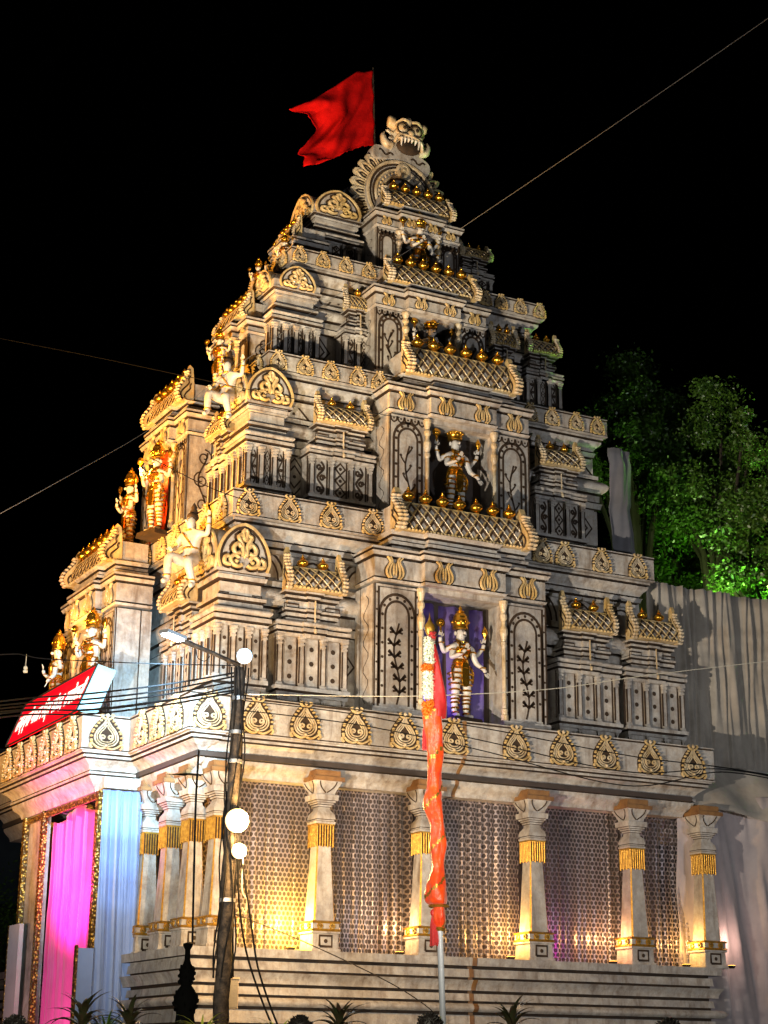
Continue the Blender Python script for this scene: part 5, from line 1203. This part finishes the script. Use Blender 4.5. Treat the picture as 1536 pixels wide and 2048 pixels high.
# ---------------------------------------------------------------- planter plants
def strap_leaf(b, o, az, el, L, w, droop, mi=0, n=7):
    pts = []; e = el; p = Vector(o); d = L / n
    for i in range(n + 1):
        pts.append(p.copy()); p = p + Vector((math.cos(az) * math.cos(e), math.sin(az) * math.cos(e), math.sin(e))) * d; e -= droop / n
    sd = Vector((-math.sin(az), math.cos(az), 0)); vs = []
    for i, q in enumerate(pts):
        t = i / n; ww = w * math.sin(math.pi * min(1, .12 + .88 * t) ** .8) * (1 if t < .98 else .1); vs += [q - sd * ww + Vector((0, 0, ww * .35)), q, q + sd * ww + Vector((0, 0, ww * .35))]
    fs = []
    for i in range(n): fs += [(3 * i, 3 * i + 1, 3 * i + 4, 3 * i + 3), (3 * i + 1, 3 * i + 2, 3 * i + 5, 3 * i + 4)]
    b.add(vs, fs, mi)
def dracaena(px, py, D, size, label, seed, heads=1):
    rr = random.Random(seed); top = atD(px, py, D); e = empty('dracaena_plant', (top.x, top.y, 0)); tag(e, label, 'plant', 'dark leaved dracaena plants in the median')
    h = top.z - size * .75
    b = MB(); b.lathe([(.2, 0), (.26, .45), (.28, .5), (.25, .5), (.24, .44)], 14, 0); b.build('pot', ['terracotta'], e)
    b = MB(); b.tube([(0, 0, .4), (.03, .02, h * .6), (0, 0, h + .05)], [.03, .024, .02], 6, 0)
    if heads > 1: b.tube([(.03, .02, h * .6), (.2, .05, h * .8)], .018, 6, 0)
    b.build('stem', ['bark'], e)
    for hd in range(heads):
        b = MB(); c = (0, 0, h) if hd == 0 else (.22, .06, h * .82)
        N = 30
        for i in range(N):
            t = i / N; el = R(85 - 75 * t + rr.uniform(-8, 8)); strap_leaf(b, (c[0], c[1], c[2] - .18 * t), i * 2.4 + rr.uniform(-.3, .3), el, size * rr.uniform(.75, 1.05) * (.75 + .3 * t), size * .055, R(60 + 70 * t))
        b.build('leaf_rosette', ['dracaena'], e, ang=60)
dracaena(170, 1952, 18, .58, 'dark dracaena before the pink drape at lower left', 1, 2)
dracaena(262, 1966, 18.5, .52, 'dark dracaena before the pale blue cloth', 2, 2)
dracaena(680, 1968, 18, .52, 'dark reddish dracaena before the plinth below the second pillar', 3, 2)
dracaena(1022, 1970, 18, .52, 'dark dracaena before the plinth right of the festival pole', 4)
def spider(px, py, D, size, label, seed, m='spider'):
    rr = random.Random(seed); top = atD(px, py, D); e = empty('spider_plant', (top.x, top.y, 0)); tag(e, label, 'plant', 'yellow green spider plants in the median')
    b = MB(); b.lathe([(.16, 0), (.2, top.z - size * .9 - .05), (.22, top.z - size * .9), (.19, top.z - size * .9)], 12, 0); b.build('pot', ['terracotta'], e)
    b = MB()
    for i in range(26): strap_leaf(b, (0, 0, top.z - size * .95), i * 2.4 + rr.uniform(-.2, .2), R(rr.uniform(45, 82)), size * rr.uniform(1.0, 1.5), size * .035, R(rr.uniform(70, 140)))
    b.build('leaf_tuft', [m], e, ang=60)
spider(405, 2012, 17, .36, 'yellow green spider plant below the utility pole', 5); spider(560, 2022, 17, .32, 'yellow green spider plant left of the person below the second pillar', 6); spider(880, 2030, 17, .22, 'small spider plant at the foot of the festival pole', 7)
spider(215, 2010, 17.5, .34, 'green leafy plant between the two dracaenas at lower left', 8, 'leaf'); spider(1245, 2042, 17, .16, 'tip of a spider plant at the bottom edge right of centre', 9)
# dark carved post in silhouette
q = atD(376, 1890, 20); e0 = empty('ornamental_post', (q.x, q.y, 0)); tag(e0, 'dark carved ornamental post in silhouette before the plinth corner', 'post')
kk = 20 / FPX; zz = lambda py: atD(376, py, 20).z
b = MB(); b.lathe([(.12, 0), (.12, zz(2060)), (.10, zz(2030)), (.12, zz(2015)), (.135, zz(1998)), (.10, zz(1982)), (.06, zz(1972)), (.07, zz(1966)), (.085, zz(1952)), (.08, zz(1938)), (.045, zz(1928)), (.032, zz(1920)), (.03, zz(1900)), (.055, zz(1892)), (.055, zz(1887)), (.0, zz(1884))], 14, 0); b.build('shaft', ['dark'], e0)
rr = random.Random(8)
for rad, za, zb_, n_, sz in ((.078, 1966, 1934, 22, .026), (.12, 2022, 1988, 22, .03)):
    b = MB(); b.tube([(rad * math.cos(i * 2.4), rad * math.sin(i * 2.4), zz(za + (zb_ - za) * i / n_)) for i in range(n_ + 1)], [sz * (.7 + .5 * rr.random()) for i in range(n_ + 1)], 6, 0); b.build('carved_curls', ['dark'], e0)

# ---------------------------------------------------------------- trees behind the tower
def tree(px, py, D, rx, rz, nleaf, label, seed, lsz=.11):
    rr = random.Random(seed); c = atD(px, py, D); e = empty('broadleaf_tree', (c.x, c.y, 0)); tag(e, label, 'tree', 'leafy trees behind the tower')
    b = MB(); b.tube([(0, 0, 0), (.2, .1, c.z * .4), (0, 0, c.z)], [.45, .32, .12], 9, 0)
    clumps = []
    for i in range(60):
        v = Vector((rr.gauss(0, 1), rr.gauss(0, 1), rr.gauss(0, 1))).normalized() * rr.uniform(.55, 1.0)
        p = Vector((v.x * rx, v.y * rx, c.z + v.z * rz)); clumps.append((p, rr.uniform(.14, .36) * rx))
        if i < 16: b.tube([(0, 0, c.z * .62), Vector((p.x * .4, p.y * .4, c.z * .85)), p], [.12, .07, .025], 5, 0)
    b.build('trunk', ['bark'], e)
    vs = []; fs = []
    for i in range(nleaf):
        p, r = clumps[rr.randrange(len(clumps))]; d = Vector((rr.gauss(0, 1), rr.gauss(0, 1), rr.gauss(0, .7))); q = p + d * r * .45
        t = Vector((rr.uniform(-1, 1), rr.uniform(-1, 1), rr.uniform(-1.2, .3))).normalized(); u = t.orthogonal().normalized(); u = (u * math.cos(i) + t.cross(u) * math.sin(i)); s_ = lsz * rr.choice((.5, .8, 1, 1.3)); k0 = len(vs)
        vs += [q, q + t * s_ * .5 + u * s_ * .28, q + t * s_, q + t * s_ * .5 - u * s_ * .28]; fs.append((k0, k0 + 1, k0 + 2, k0 + 3))
    me = bpy.data.meshes.new('crown'); me.from_pydata(vs, [], fs); me.materials.append(MAT['leaf']); obj('crown', me, e)
tree(1262, 880, 50, 1.7, 2.3, 36000, 'tall loose tree close behind the right side of the tower', 1)
tree(1425, 930, 48, 1.9, 2.3, 46000, 'broad leafy tree with bright green top behind the cloth screen', 2)
tree(1550, 1085, 45, 1.6, 1.9, 40000, 'tree lit vivid green at the right edge above the cloth screen', 3)
tree(1350, 1120, 52, 2.2, 2.0, 24000, 'dim tree low behind the cloth screen', 4)
GREEN = (.35, 1, .12)
lamp('park_floodlight', 'SPOT', atD(1640, 1330, 43.5), 9000, GREEN, atD(1520, 1060, 45), .3, 100)
lamp('park_floodlight', 'SPOT', atD(1650, 1150, 43), 3200, (.6, 1, .25), atD(1470, 920, 48), .3, 52)
lamp('park_floodlight', 'SPOT', atD(1420, 1260, 43.5), 600, (.6, 1, .3), atD(1270, 850, 50), .3, 90)
# ---------------------------------------------------------------- dark neighbour behind the porch at far left
b = MB(); p = atD(10, 1900, 62); q = atD(48, 1600, 62)
b.box(-14, 0, 0, 8, 0, 12, 0)
for i in range(3): b.box(-13 + i * 4, -10.5 + i * 4, -.06, .1, 8.0, 10.0, 1); b.box(-13 + i * 4, -10.5 + i * 4, -.06, .1, 3.5, 6.0, 1)
b.box(-14.3, .3, -.6, 8.2, 10.8, 11.2, 0); b.box(-14.3, .3, -.5, 0, 6.6, 7.1, 0)
o = b.build('far_building', ['far_blue', 'dark'], None, (q.x, q.y, 0), R(-28)); tag(o, 'dim blue building behind the porch at the left edge', 'building')
def bush(px, py, D, r, label, seed):
    rr = random.Random(seed); c = atD(px, py, D); e = empty('shrub', (c.x, c.y, 0)); tag(e, label, 'shrub'); vs = []; fs = []
    b = MB(); b.tube([(0, 0, 0), (0, 0, c.z)], .06, 6, 0)
    for i in range(6): b.tube([(0, 0, c.z * .4), (rr.uniform(-r, r) * .6, rr.uniform(-r, r) * .6, c.z + rr.uniform(-.3, .6) * r)], .03, 5, 0)
    b.build('trunk', ['bark'], e)
    for i in range(2600):
        q = Vector((rr.gauss(0, .5) * r, rr.gauss(0, .5) * r, c.z + rr.gauss(0, .55) * r)); t = Vector((rr.uniform(-1, 1), rr.uniform(-1, 1), rr.uniform(-1, 1))).normalized(); u = t.orthogonal().normalized(); k0 = len(vs); s_ = .13
        vs += [q, q + t * s_ * .5 + u * s_ * .25, q + t * s_, q + t * s_ * .5 - u * s_ * .25]; fs.append((k0, k0 + 1, k0 + 2, k0 + 3))
    me = bpy.data.meshes.new('crown'); me.from_pydata(vs, [], fs); me.materials.append(MAT['leaf']); obj('crown', me, e)
bush(5, 1880, 48, 1.3, 'dim shrub behind the porch at the left edge', 3)
